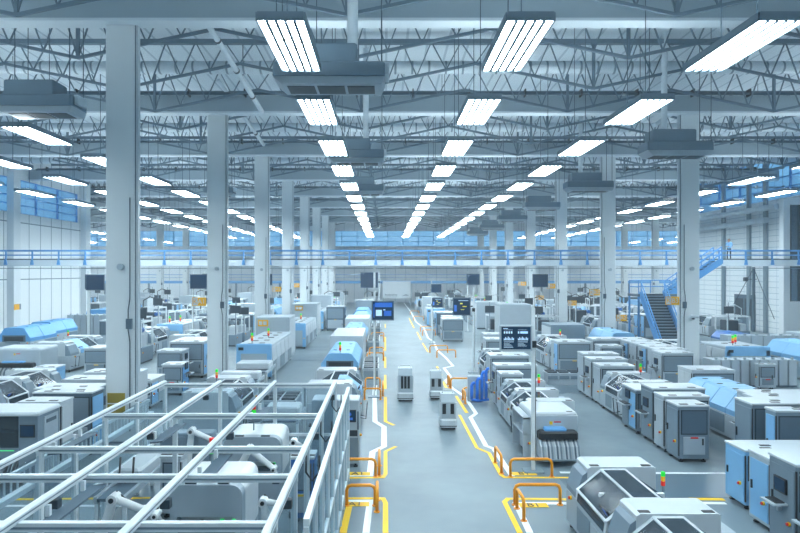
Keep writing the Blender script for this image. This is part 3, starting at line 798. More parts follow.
def screened(o, w, l, h, s, v=0):
    """open machine with inner parts, pole screen and a jointed lamp arm"""
    part('plinth', MB().box(-w/2+.05, w/2-.05, -l/2+.05, l/2-.05, 0, .12), 'black', o)
    part('cabinet', MB().cbox(-w/2, w/2, -l/2, l/2, .1, h*.4, .03), 'grey', o)
    fr = MB()
    for sx in (-1, 1):
        for sy in (-1, 1): fr.box(sx*(w/2-.05)-.05, sx*(w/2-.05)+.05, sy*(l/2-.05)-.05, sy*(l/2-.05)+.05, h*.4, h)
    fr.box(-w/2, w/2, -l/2, -l/2+.1, h, h+.1).box(-w/2, w/2, l/2-.1, l/2, h, h+.1).box(-w/2, -w/2+.1, -l/2, l/2, h, h+.1).box(w/2-.1, w/2, -l/2, l/2, h, h+.1)
    part('frame', fr, 'alu', o)
    part('chamber', MB().cbox(-w*.38, w*.1, -l*.3, l*.3, h*.4, h*.85, .04), 'dark' if v != 1 else 'midgrey', o)
    part('side_unit', MB().cbox(w*.15, w*.4, -l*.35, l*.2, h*.4, h*.7, .04), 'white', o)
    part('inner_drum', MB().tube((w*.25, -l*.2, h*.8), (w*.25, l*.2, h*.8), .16, 12), 'deepblue' if v == 2 else 'steel', o)
    p = part('monitor_pole', MB().tube((s*(w/2-.05), -l/2-.05, 0), (s*(w/2-.05), -l/2-.05, h+1.3), .035, 6), 'steel', o)
    part('monitor', MB().box(s*(w/2-.05)-.42, s*(w/2-.05)+.42, -l/2-.16, -l/2-.1, h+.35, h+.95), 'dark', p)
    a = part('lamp_arm', MB().path([(-s*w*.4, 0, h), (-s*w*.4, 0, h+.7), (-s*w*.1, 0, h+1.05), (s*w*.25, -.1, h+.85)], .05, 6), 'black' if v else 'white', o)
    part('arm_head', MB().cbox(s*w*.25-.16, s*w*.25+.16, -.2, .1, h+.72, h+.92, .03), 'dark' if v else 'white', a)
    estop(o, w/2, -l/2+.2, .7, 'x', 1)

def mach(b, key, name, label, cat, x, y, rz=0, group=None):
    return make(b, key, name, label, cat, (x, y, 0), rz, group)

# ------------------------------------------------------------------ special builders
def reflow_box(o, w, l, h, s):
    """long boxy oven with a light blue arched end"""
    feet(o, w, l)
    part('body', MB().cbox(-w/2+.04, w/2-.04, -l/2+.1, l/2, .12, h-.05, .06), 'offwhite', o)
    part('end_arch', MB().box(-w/2, -w/2+.25, -l/2, -l/2+.15, .12, h-.25).box(w/2-.25, w/2, -l/2, -l/2+.15, .12, h-.25).cbox(-w/2, w/2, -l/2, -l/2+.15, h-.55, h, .05), 'blue', o)
    part('end_panel', MB().box(-w/2+.25, w/2-.25, -l/2+.03, -l/2+.12, .2, h-.55), 'offwhite', o)
    part('indicator_window', MB().box(-w/2+.12, -w/2+.4, -l/2-.01, -l/2, h-.36, h-.2), 'black', o)
    n = max(2, round(l/1.6))
    for i in range(n):
        y0 = -l/2 + .2 + (l-.3)*i/n; y1 = -l/2 + .2 + (l-.3)*(i+1)/n - .08
        part('side_hatch', MB().prism([(s*(w/2-.04), .9), (s*(w/2-.04), h-.2), (s*(w/2-.02), h-.25), (s*(w/2+.04), .95)], y0, y1), 'white', o)
        part('lower_door', MB().box(s*(w/2-.04), s*(w/2-.01), y0, y1, .2, .86), 'offwhite' if i % 2 else 'grey', o)
        part('top_vent', MB().box(-.45, -.15, y0+.2, y0+.4, h-.05, h-.03).box(.15, .45, y0+.5, y0+.7, h-.05, h-.03), 'black', o)
    tower(o, -w*.15, -l/2+.9, h-.05, 1.3)
    tower(o, w*.05, 0, h-.05, 1.3)
    estop(o, w/2-.12, -l/2, .8, 'y', -1, 'orange')
def kiosk(o, w, l, h, s):
    feet(o, w, l)
    part('body', MB().cbox(-w/2, w/2, -l/2, l/2, .12, h, .03), 'offwhite', o)
    d = part('display', MB().box(w/2-.42, w/2-.1, -l/2-.04, -l/2, 1.38, 1.75), 'black', o)
    part('display_screen', MB().box(w/2-.4, w/2-.12, -l/2-.045, -l/2-.04, 1.41, 1.72), 'screen', d)
    part('screen_marks', MB().box(w/2-.38, w/2-.2, -l/2-.05, -l/2-.046, 1.45, 1.52).tube((w/2-.3, -l/2-.05, 1.62), (w/2-.3, -l/2-.046, 1.62), .06, 12), 'screenblue', d)
    part('paper_slot', MB().box(w/2-.42, w/2-.06, -l/2-.012, -l/2, .95, 1.13), 'dark', o)
    part('door', MB().box(w/2-.45, w/2-.04, -l/2-.01, -l/2, .2, .9), 'grey', o)
    part('vent_strip', MB().box(w/2-.07, w/2-.02, -l/2-.01, -l/2, 1.15, 1.7), 'midgrey', o)
    estop(o, w/2, -l/2+.15, .95, 'x', 1, 'orange')
def test_chamber(o, w, l, h):
    """white rounded machine with an open front inside the robot cell"""
    r = .22; prof = [(-w/2, .6)]
    for i in range(6):
        a = PI - PI/2*i/5; prof.append((-w/2+r+r*math.cos(a), h-r+r*math.sin(a)))
    for i in range(6):
        a = PI/2 - PI/2*i/5; prof.append((w/2-r+r*math.cos(a), h-r+r*math.sin(a)))
    prof.append((w/2, .6))
    part('shell', MB().prism(prof, -l/2+.25, l/2), 'robotwhite', o)
    f = MB().prism([(-w/2, h-.62)] + prof[1:-1] + [(w/2, h-.62)], -l/2, -l/2+.27)
    f.box(-w/2, -w/2+.14, -l/2, -l/2+.27, .6, h-.62).box(w/2-.14, w/2, -l/2, -l/2+.27, .6, h-.62)
    part('front_hood', f, 'offwhite', o)
    part('base', MB().box(-w/2, w/2, -l/2, l/2, 0, .6), 'offwhite', o)
    part('inner_track', MB().box(-w/2+.14, w/2-.14, -l/2+.05, -l/2+.24, .75, .82).tube((-.2, -l/2+.12, .82), (-.1, -l/2+.12, 1.02), .03, 6), 'dark', o)
    part('indicator', MB().box(w*.2, w*.25, -l/2-.005, -l/2+.01, h-.7, h-.66).box(w*.36, w*.41, -l/2-.005, -l/2+.01, h-.7, h-.66), 'screengreen', o)
    part('lift_handle', MB().box(-w*.3, -w*.15, -l/2+.05, -l/2+.12, h, h+.03).box(w*.15, w*.3, -l/2+.05, -l/2+.12, h, h+.03), 'dark', o)
    b = part('signal_tower', MB().tube((-.1, 0, h), (-.1, 0, h+.4), .02, 6), 'steel', o, 'signal tower with orange lamp over green')
    part('green_lamp', MB().tube((-.1, 0, h+.4), (-.1, 0, h+.56), .06, 10), 'greenlamp', b)
    part('orange_lamp', MB().tube((-.1, 0, h+.56), (-.1, 0, h+.72), .055, 10), 'redlamp', b)
def robot(o, joints, k=1.0):
    """white jointed robot arm; joints: shoulder, elbow, wrist, tool points in local metres"""
    b0 = Vector((joints[0][0], joints[0][1], 0)); P = [Vector(p) for p in joints]
    part('pedestal', MB().tube(b0, b0+Vector((0,0,P[0].z*.75)), .2*k, 12, .15*k), 'robotwhite', o)
    part('base_flange', MB().tube(b0, b0+Vector((0,0,.05)), .28*k, 12), 'offwhite', o)
    names = ('lower_arm', 'upper_arm', 'wrist')
    for i in range(3):
        r = (.11, .085, .055)[i]*k
        a = part(names[i], MB().tube(P[i], P[i+1], r, 12, r*.75), 'robotwhite', o)
        j = (Vector((0, 1, 0)))
        part('joint_housing', MB().tube(P[i]-j*.13*k, P[i]+j*.13*k, r*1.25, 12), 'robotwhite', a)
        part('joint_cap', MB().tube(P[i]-j*.15*k, P[i]-j*.13*k, r*.6, 10), 'black', a)
    part('joint_housing', MB().tube(P[3]-Vector((0, 0, .1)), P[3], .07*k, 10), 'robotwhite', o)
    part('gripper', MB().box(P[3].x-.08, P[3].x+.08, P[3].y-.05, P[3].y+.05, P[3].z-.22, P[3].z-.1), 'dark', o)
    pts = [P[1]+Vector((0, .1, .1)), (P[1]+P[2])/2+Vector((0, .12, -.1)), P[2]+Vector((0, .1, .08))]
    part('cable', MB().path(pts, .02), 'black', o)
def barrier(o, ln, h):
    r = .12; L = ln
    pts = [(0, 0, 0), (0, 0, h-r), (.035, 0, h-.035), (r, 0, h), (L-r, 0, h), (L-.035, 0, h-.035), (L, 0, h-r), (L, 0, 0)]
    part('bent_bar', MB().path(pts, .042, 8), 'orange', o)
    for x in (0, L): part('foot_plate', MB().tube((x, 0, 0), (x, 0, .02), .08, 10), 'orange', o)
def cart(o, w, l, h):
    """self-driving cart with a glazed tower"""
    part('base', MB().cbox(-w/2, w/2, -l/2, l/2, .1, .42, .06), 'white', o)
    part('skirt', MB().box(-w/2+.05, w/2-.05, -l/2+.05, l/2-.05, .02, .12).box(-w/2-.004, w/2+.004, -l/2-.004, l/2, .14, .17), 'black', o)
    part('tower', MB().prismx([(-l/2+.06, .42), (l/2-.02, .42), (l/2-.02, h), (-l/2+.2, h), (-l/2+.06, h-.3)], -w/2+.04, w/2-.04), 'offwhite', o)
    for i in (-1, 0, 1) if w > .68 else (-1, 1):
        part('window', MB().box(i*.15-.055*(1 if w > .68 else 1.2), i*.15+.055*(1 if w > .68 else 1.2), -l/2+.04, -l/2+.07, .6, h-.34), 'black', o)
    for sx in (-1, 1):
        part('corner_post', MB().box(sx*(w/2-.03)-.03, sx*(w/2-.03)+.03, -l/2+.03, -l/2+.09, .42, h-.3), 'white', o)
    part('handle_bar', MB().path([(-w/2+.12, 0, h), (-w/2+.12, 0, h+.1), (w/2-.12, 0, h+.1), (w/2-.12, 0, h)], .018), 'white', o)
    for sx in (-1, 1):
        for sy in (-1, 1): part('wheel', MB().tube((sx*(w/2-.12)-.03, sy*(l/2-.12), .07), (sx*(w/2-.12)+.03, sy*(l/2-.12), .07), .07, 10), 'black', o)
def screen_marks(w, h, kind):
    """patterned display face; materials: 0 dark, 1 pale marks, 2 blue, 3 yellow"""
    mb = MB(); mb.box(-w/2, w/2, -.004, 0, -h/2, h/2)
    def r(x0, x1, z0, z1, m): mb.m = m; mb.box(x0*w, x1*w, -.009, -.005, z0*h, z1*h)
    if kind == 0:
        r(-.44, -.28, .41, .44, 1)
        for gx in (-.42, .06):
            for i in range(4): r(gx+i*.08, gx+.05+i*.08, .2, .3, 1)
            for i in range(8): r(gx+i*.045, gx+.03+i*.045, -.1-.0*i, -.02+.1*((i*3) % 5)/5, 1)
            r(gx, gx+.34, -.18, -.16, 1); r(gx, gx+.3, .36, .37, 1)
            for i in range(3): r(gx, gx+.3-.05*i, -.36+.05*i, -.345+.05*i, 1)
        r(-.42, -.1, -.42, -.40, 1); r(.16, .4, .2, .3, 1)
        r(-.46, .46, .0, .005, 2)
    elif kind == 1 and w < .96:
        r(-.4, .46, .2, .46, 2); r(-.35, -.05, -.3, .05, 1); r(.05, .42, -.3, .0, 2); r(-.46, -.42, -.4, .4, 2); r(0.02, .12, .02, .08, 1)
    else:
        if w > .96 or kind == 3: return mb
        r(-.46, -.3, -.3, .1, 2); r(-.1, .05, .15, .22, 3); r(.05, .3, -.02, .03, 3); r(-.05, .15, -.2, -.17, 3); r(-.2, .4, .35, .38, 1)
    return mb
def pole_screen(o, H, sx, zc, w, h, kind, tilt=0.0, box=1):
    part('pole', MB().box(-.05, .05, -.05, .05, .02, H), 'alu', o)
    part('pole_foot', MB().cbox(-.3, .3, -.22, .22, 0, .05, .02), 'steel', o)
    part('bracket', MB().tube((0, 0, zc), (sx, -.12, zc), .035, 6), 'dark', o)
    c = part('display', MB().cbox(sx-w/2-.05, sx+w/2+.05, -.2, -.12, zc-h/2-.05, zc+h/2+.05, .02), 'offwhite' if kind == 0 else 'midgrey', o)
    me = screen_marks(w, h, kind).mesh('display_screen', ['screen', 'screenlit', 'screenblue', 'screenyellow'])
    link('display_screen', me, c, (sx, -.203, zc))
    if box: part('clamp', MB().box(-.08, .08, -.09, .09, zc-.3, zc-.1), 'black', o)
    part('cable', MB().path([(.06, 0, zc-.3), (.07, -.02, zc*.6), (.06, 0, .3)], .012), 'black', o)
def sign(x, y, z, txt, label, w=.72, h=.42, facing=0):
    t = thing('column_sign', label, 'sign', (x, y, z))
    part('plate', MB().box(-w/2, w/2, -.02, .02, -h/2, h/2), 'signyellow', t)
    part('white_field', MB().box(-w/2+.03, -w/2+.3, -.026, -.02, -h/2+.03, h/2-.03), 'white', t)
    part('bracket', MB().box(-.02, .02, .02, .08, -.1, .1) if w < .6 else MB().box(w/2-.02, w/2+.12, 0, .05, -.04, .04), 'steel', t)
    for s_, cx, m in ((txt[0], -w/2+.165, 'signyellow'), (txt[1:], .13, 'white')):
        letters(s_, .36, .003, m, t, (cx, -.032, 0), (PI/2, 0, 0))

# ------------------------------------------------------------------ row right of the aisle (nearest first)
G = 'machines of the line right of the aisle'
mach(placer, (1.75, 6.0, 1.6, -1, 2), 'placement_machine', 'nearest white placement machine with sloping glass hoods, right of the aisle', 'machine', 5.12, 11.2)
mach(printer, (1.5, 1.7, 1.45, -1), 'reel_printer', 'white printer with black bar and striped strips hanging at its front', 'machine', 5.3, 19.8)
mach(placer, (1.8, 4.4, 1.5, -1, 2), 'placement_machine', 'white glass hooded machine directly behind the striped reel printer', 'machine', 5.6, 22.95)
mach(cabinet, (.95, .9, 1.62, -1, 'offwhite'), 'control_cabinet', 'white cabinet with dark framed end panel behind the hooded machine', 'cabinet', 5.3, 25.75)
mach(cabinet, (1.8, .9, 1.8, -1, 'offwhite', '', 0, 1), 'control_cabinet', 'wide white cabinet beside the bright blue bent tubes', 'cabinet', 5.75, 26.9)
mach(cabinet, (1.9, 1.3, 1.8, -1, 'offwhite'), 'control_cabinet', 'white box with black outline below the nearest pole screen', 'cabinet', 6.1, 30.2)
mach(placer, (1.8, 3.0, 1.6, -1, 1), 'placement_machine', 'glass hooded machine behind the pole screen with the pale frame', 'machine', 6.2, 33.0)
mach(cabinet, (1.5, 1.3, 2.0, -1, 'offwhite'), 'control_cabinet', 'tall white cabinet left of the pole screen, past the blue tubes', 'cabinet', 6.6, 35.6)
mach(cabinet, (1.3, 1.2, 2.1, -1, 'offwhite', '', 0, 1), 'control_cabinet', 'white cabinet with keyboard shelf behind the tall one past the blue tubes', 'cabinet', 6.7, 37.4)

# row of cabinets along the right columns
mach(cabinet, (2.6, .9, 1.45, -1, 'blue', 'blue'), 'blue_cabinet', 'big light blue cabinet with grey lower half and four black top vents', 'cabinet', 10.25, 15.5)
mach(cabinet, (2.2, .8, 1.65, -1, 'offwhite', 'blue'), 'control_cabinet', 'grey cabinet with light blue side door in front of the big blue one', 'cabinet', 9.8, 14.1)
mach(cabinet, (2.2, .9, 1.88, -1, 'grey', '', 0, 1), 'control_cabinet', 'tall grey cabinet with keyboard shelf and red button near the right edge', 'cabinet', 9.62, 13.0)
mach(cabinet, (2.2, .9, 1.8, -1, 'offwhite', '', 0, 1), 'control_cabinet', 'nearest cabinet with keyboard shelf cut by the right edge', 'cabinet', 9.5, 11.8)
mach(cabinet, (.95, .85, 1.73, -1, 'grey'), 'control_cabinet', 'free grey cabinet with big dark framed panel at the head of the right row', 'cabinet', 9.6, 19.25)
mach(cabinet, (1.5, .75, 1.8, -1, 'offwhite'), 'control_cabinet', 'pale cabinet right behind the dark framed grey cabinet', 'cabinet', 9.9, 20.25)
mach(cabinet, (1.8, 1.0, 1.88, -1, 'grey', '', 0, 1), 'control_cabinet', 'grey cabinet with blue lit screen and keyboard shelf, third in the right row', 'cabinet', 10.1, 21.3)
mach(cabinet, (2.2, 1.3, 1.58, -1, 'grey', 'blue', 0, 1), 'blue_cabinet', 'cabinet with light blue doors before the round glass hooded machine', 'cabinet', 10.25, 22.75)
mach(placer, (1.9, 2.8, 1.6, -1, 1), 'placement_machine', 'rounded glass hooded machine between light blue and white cabinets', 'machine', 10.35, 25.1)
mach(cabinet, (1.5, 1.0, 1.75, -1, 'offwhite'), 'control_cabinet', 'white cabinet right behind the rounded glass hooded machine', 'cabinet', 10.25, 27.2)
mach(cabinet, (1.7, 1.0, 1.86, -1, 'offwhite', '', 0, 1), 'control_cabinet', 'white cabinet with shelf, second behind the rounded glass machine', 'cabinet', 10.35, 28.4)
mach(cabinet, (1.7, 1.0, 1.95, -1, 'offwhite'), 'control_cabinet', 'white cabinet ending the front block of the right row', 'cabinet', 10.4, 29.6)
mach(bench, (2.4, .9, .62, -1), 'low_rack', 'low steel rack with dark trays crossing the gap in the right row', 'rack', 9.7, 32.2)
mach(cabinet, (1.9, 1.5, 1.9, -1, 'offwhite', 'blue'), 'blue_door_cabinet', 'white cabinet with two light blue doors behind the low rack', 'cabinet', 10.8, 35.3)
mach(cabinet, (1.2, 1.0, 1.8, -1, 'offwhite'), 'control_cabinet', 'white cabinet with framed panel right of the blue door cabinet', 'cabinet', 12.5, 33.9)
mach(cabinet, (1.6, 1.2, 1.95, -1, 'offwhite', '', 0, 1), 'control_cabinet', 'white cabinet with black display between blue doors and third right column', 'cabinet', 13.0, 36.1)
mach(placer, (2.0, 4.0, 1.75, -1, 1), 'placement_machine', 'glass hooded machine with signal tower behind the blue door cabinet', 'machine', 10.9, 38.6)
mach(tallbox, (2.4, 2.6, 2.2, -1, 'grey'), 'enclosure', 'wide grey enclosure left of the second right column', 'enclosure', 12.9, 44)
mach(tallbox, (2.4, 2.5, 3.4, -1, 'offwhite'), 'enclosure', 'tall plain pale enclosure rising behind the nearest pole screen', 'enclosure', 10.2, 48.5)

# row beyond the right columns
mach(cabinet, (1.6, 1.2, 1.82, -1, 'offwhite', '', 0, 1), 'control_cabinet', 'grey white cabinet with dark vent directly left of the first right column', 'cabinet', 14.7, 31.0)
for i in range(5):
    mach(cabinet, (1.7, 1.1, 1.78, -1, 'offwhite', 'blue' if i % 2 else '', 0, i % 2), 'control_cabinet', 'white cabinet %s in the close row before the staircase foot' % ORD[i], 'cabinet', 15.2, 32.6+1.25*i, 0, 'white cabinets before the staircase foot')
mach(oven, (2.0, 4.0, 1.95, -1, 2, 'blue'), 'reflow_oven', 'light blue hooded oven left of the staircase foot', 'oven', 15.6, 41.6)
mach(cabinet, (1.8, 1.2, 1.85, -1, 'white'), 'control_cabinet', 'white topped box between first right column and blue hooded oven', 'cabinet', 13.5, 25.5)
mach(oven, (2.1, 4.2, 1.68, -1, 4, 'blue'), 'reflow_oven', 'long light blue panelled oven on grey base, nearest on the right', 'oven', 13.1, 22.5)
mach(cabinet, (3.0, .6, 2.0, -1, 'offwhite', '', 0, 1), 'control_cabinet', 'narrow white slab cabinet touching the long light blue oven', 'cabinet', 13.1, 19.7)
mach(cabinet, (3.0, .6, 2.05, -1, 'offwhite', 'blue', 0, 1), 'control_cabinet', 'second white slab cabinet in front of the light blue oven', 'cabinet', 12.8, 18.85)
mach(cabinet, (3.2, .9, 2.1, -1, 'grey'), 'control_cabinet', 'broad dark grey fronted box with white top by the right edge', 'cabinet', 12.15, 17.85)
mach(cabinet, (3.0, .5, 2.1, -1, 'grey', 'blue'), 'blue_cabinet', 'grey cabinet with light blue edge above the big blue cabinet', 'cabinet', 12.15, 16.75)
mach(placer, (2.0, 3.0, 1.75, -1, 1, 1), 'placement_machine', 'glass hooded machine right of the first right column', 'machine', 17.45, 36.3)
mach(reflow_box, (2.5, 3.0, 1.75, -1), 'reflow_oven', 'boxy light blue ended oven right of the first right column', 'oven', 20.4, 35.5)
mach(bins, (4.4, 1.0, 1.4, 9), 'cassette_rack', 'row of upright grey cassettes right of the first right column', 'rack', 19.0, 31.6)
mach(cabinet, (.85, .4, 1.25, -1, 'offwhite'), 'control_cabinet', 'small white cabinet standing before the upright cassettes', 'cabinet', 19.2, 30.6)
mach(oven, (2.5, 3.2, 1.95, -1, 2, 'blue'), 'reflow_oven', 'large blue topped oven at the right edge beyond the cassettes', 'oven', 23.9, 34.6)
mach(placer, (2.0, 4.0, 1.7, -1, 1), 'placement_machine', 'glass hooded machine cut by the right edge beside the cassettes', 'machine', 20.5, 26.2)
mach(oven, (2.0, 3.0, 1.3, -1, 1, 'deepblue'), 'reflow_oven', 'dark blue topped machine against the right wall', 'oven', 26.8, 46.5)
mach(bins, (5.0, 1.0, 1.5, 6), 'cassette_rack', 'row of slim upright units below the right wall', 'rack', 26.3, 42.6)
mach(tallbox, (4.0, 3.0, 1.6, -1, 'offwhite'), 'enclosure', 'long low pale enclosure under the right wall room', 'enclosure', 31.4, 43)

# ------------------------------------------------------------------ left of the aisle
mach(kiosk, (1.45, .8, 2.05, 1), 'test_kiosk', 'white kiosk cabinet with small blue screen beside the left barriers', 'cabinet', -1.5, 18.75)
mach(placer, (2.0, 4.2, 1.65, 1, 1, 0, 1), 'placement_machine', 'grey and light blue hooded machine at the back of the robot cell', 'machine', -1.98, 25.2)
mach(oven, (2.0, 5.6, 1.6, 1, 2, 'blue', 0, 1), 'reflow_oven', 'nearest light blue hooded oven on the left edge of the aisle', 'oven', -2.4, 35)
mach(tallbox, (2.1, 5.6, 1.85, 1, 'white'), 'enclosure', 'white enclosure between the two nearest light blue aisle ovens', 'enclosure', -2.45, 41.4)
mach(oven, (2.0, 7.0, 1.6, 1, 2, 'blue'), 'reflow_oven', 'second light blue hooded oven along the left of the aisle', 'oven', -2.45, 48.8)
mach(tallbox, (2.1, 4.6, 1.85, 1, 'white'), 'enclosure', 'white enclosure behind the second light blue aisle oven', 'enclosure', -2.45, 55.5)
mach(oven, (2.0, 7.0, 1.7, 1, 2, 'blue'), 'reflow_oven', 'third light blue hooded oven along the left of the aisle', 'oven', -2.5, 62.2)
mach(oven, (2.0, 6.0, 1.7, 1, 2, 'skyblue'), 'reflow_oven', 'fourth, bluer oven far along the left of the aisle', 'oven', -2.6, 70)
mach(cabinet, (2.2, 2.0, 2.3, 1, 'offwhite'), 'control_cabinet', 'pale cabinet behind the farthest blue aisle oven', 'cabinet', -2.7, 78)
mach(cabinet, (1.8, 2.0, 2.4, 1, 'midgrey', '', 0, 1), 'control_cabinet', 'dark grey machine left of the third aisle oven', 'cabinet', -5.0, 62)
mach(screened, (1.6, 1.5, 2.2, 1, 1), 'open_frame_machine', 'open framed machine at the far left end of the aisle', 'machine', -2.2, 86)
mach(bench, (.85, 1.6, .9, 1), 'tray_bench', 'small white bench with dark trays at the left aisle edge', 'bench', -.75, 32.4)
mach(bench, (.85, 2.0, .9, 1), 'tray_bench', 'second white tray bench beside the nearest blue oven', 'bench', -.78, 34.6)
mach(bench, (.9, 4.0, .9, 1), 'tray_bench', 'long white bench beside the second pair of left barriers', 'bench', -.85, 46.3)
mach(bench, (.9, 4.0, .9, 1), 'tray_bench', 'far white bench at the left aisle edge', 'bench', -.85, 57)

F1 = 'F'
mach(reflow_box, (1.95, 7.4, 1.95, 1), 'reflow_oven', 'long white oven with light blue arched end and two signal towers', 'oven', -7.25, 37.2)
mach(tallbox, (2.3, 2.8, 2.8, 1, 'offwhite'), 'enclosure', 'plain pale tall enclosure behind the long blue ended oven', 'enclosure', -7.75, 43.2)
mach(reflow_box, (1.95, 7.4, 1.95, 1), 'reflow_oven', 'second blue ended oven behind the tall pale enclosure', 'oven', -7.1, 50.5)
mach(tallbox, (2.3, 3.0, 3.0, 1, 'offwhite'), 'enclosure', 'tall enclosure carrying a yellow sign, behind the second blue ended oven', 'enclosure', -7.4, 57.2)
mach(reflow_box, (1.95, 7.4, 1.95, 1), 'reflow_oven', 'third blue ended oven far left of the aisle', 'oven', -7.2, 65)
mach(tallbox, (2.3, 3.0, 3.2, 1, 'offwhite'), 'enclosure', 'farthest tall enclosure in the blue ended oven line', 'enclosure', -7.4, 71.5)
mach(conveyor, (1.8, 2.6, .95, 1), 'conveyor', 'white covered conveyor feeding the long blue ended oven', 'conveyor', -6.8, 31.6)
mach(conveyor, (1.9, 1.6, 1.0, 1), 'conveyor', 'short white covered conveyor behind the robot cell, by the second column', 'conveyor', -6.7, 28.2)
mach(placer, (1.9, 3.8, 1.6, 1, 1), 'placement_machine', 'glass hooded machine with signal tower close behind the robot cell', 'machine', -6.3, 23.6)
mach(bench, (1.3, 1.7, .8, 1), 'tray_bench', 'grey bench with four dark trays behind the robot cell', 'bench', -4.2, 25)
mach(conveyor, (1.3, 2.0, .9, 1), 'conveyor', 'white stepped feeder just behind the robot cell, right part', 'conveyor', -3.6, 21.6)

# row left of the left columns
mach(inspector, (2.4, 1.1, 1.95, 1), 'inspection_machine', 'grey inspection machine with wide front window and dark feeder slats', 'machine', -10.8, 17.3)
mach(cabinet, (1.3, .75, 1.95, 1, 'white'), 'control_cabinet', 'white box with four black top vents behind the inspection machine', 'cabinet', -10.45, 18.7)
mach(cabinet, (1.9, .85, 2.0, 1, 'midgrey', 'blue'), 'blue_cabinet', 'dark fronted cabinet with light blue side behind the four vent box', 'cabinet', -10.4, 19.95)
mach(cabinet, (2.1, 1.0, 1.86, 1, 'grey', '', 0, 1), 'control_cabinet', 'grey cabinet left of the first left column', 'cabinet', -11.05, 21.4)
mach(cabinet, (2.2, 1.0, 1.85, 1, 'white', '', 0, 1), 'control_cabinet', 'white topped cabinet half hidden behind the first left column', 'cabinet', -11.0, 23.2)
mach(cabinet, (2.2, 1.0, 1.85, 1, 'white'), 'control_cabinet', 'second white topped cabinet behind the first left column', 'cabinet', -11.0, 24.8)
mach(cabinet, (1.0, 1.6, 1.2, 1, 'offwhite', 'blue'), 'blue_cabinet', 'low light blue topped cabinet right of the first left column', 'cabinet', -10.6, 27)
mach(cabinet, (1.0, 1.0, 1.45, 1, 'offwhite', 'skyblue', 0, 1), 'blue_cabinet', 'small blue sided cabinet in front of the white display cabinet', 'cabinet', -10.2, 29.5)
mach(cabinet, (1.35, 1.2, 1.68, 1, 'offwhite', '', 0, 1), 'control_cabinet', 'white cabinet with dark display window left of the second left column', 'cabinet', -11.5, 32.9)
mach(cabinet, (1.9, 2.6, 1.98, 1, 'offwhite', 'blue'), 'control_cabinet', 'large white cabinet with light blue corner left of the second left column', 'cabinet', -11.1, 35.2)
mach(placer, (2.2, 6.6, 1.7, 1, 3, 1), 'placement_machine', 'long machine with three round glass hoods at the left edge', 'machine', -15.2, 23.3)
mach(cabinet, (.95, .9, 1.65, 1, 'blue', 'blue'), 'blue_cabinet', 'light blue cabinet at the end of the three hooded machine', 'cabinet', -15.1, 27.3)
mach(conveyor, (2.4, 1.6, .8, 1), 'conveyor', 'low white conveyor between light blue cabinet and first left column', 'conveyor', -13.4, 29.5)
mach(placer, (2.3, 4.6, 1.75, 1, 1, 1, 1), 'placement_machine', 'grey slant fronted machine with blue end, middle left', 'machine', -19.7, 38)
mach(printer, (2.6, 1.8, 1.7, 1), 'reel_printer', 'white printer with long dark bar at the left edge', 'machine', -20.0, 33.8)
mach(cabinet, (1.4, 1.6, 1.6, 1, 'offwhite'), 'control_cabinet', 'pale cabinet with dark window just left of the first left column', 'cabinet', -16.2, 34.8)
mach(oven, (2.2, 3.4, 2.1, 1, 2, 'skyblue'), 'reflow_oven', 'blue topped rounded unit under the left wall, at the picture edge', 'oven', -25.4, 43.2)
mach(oven, (2.2, 3.4, 2.1, 1, 2, 'skyblue'), 'reflow_oven', 'second blue topped rounded unit under the left wall', 'oven', -26.4, 48.2)
mach(bins, (4.0, 1.2, 2.2, 7), 'cassette_rack', 'row of upright grey racks with blue marks under the left wall', 'rack', -25.5, 53)
mach(oven, (2.6, 4.0, 2.3, 1, 2, 'skyblue', 1), 'reflow_oven', 'blue topped oven where the left wall ends', 'oven', -27.4, 60)
mach(oven, (2.6, 4.0, 2.3, 1, 2, 'skyblue', 1), 'reflow_oven', 'blue topped oven just past the end of the left wall', 'oven', -28.0, 65)

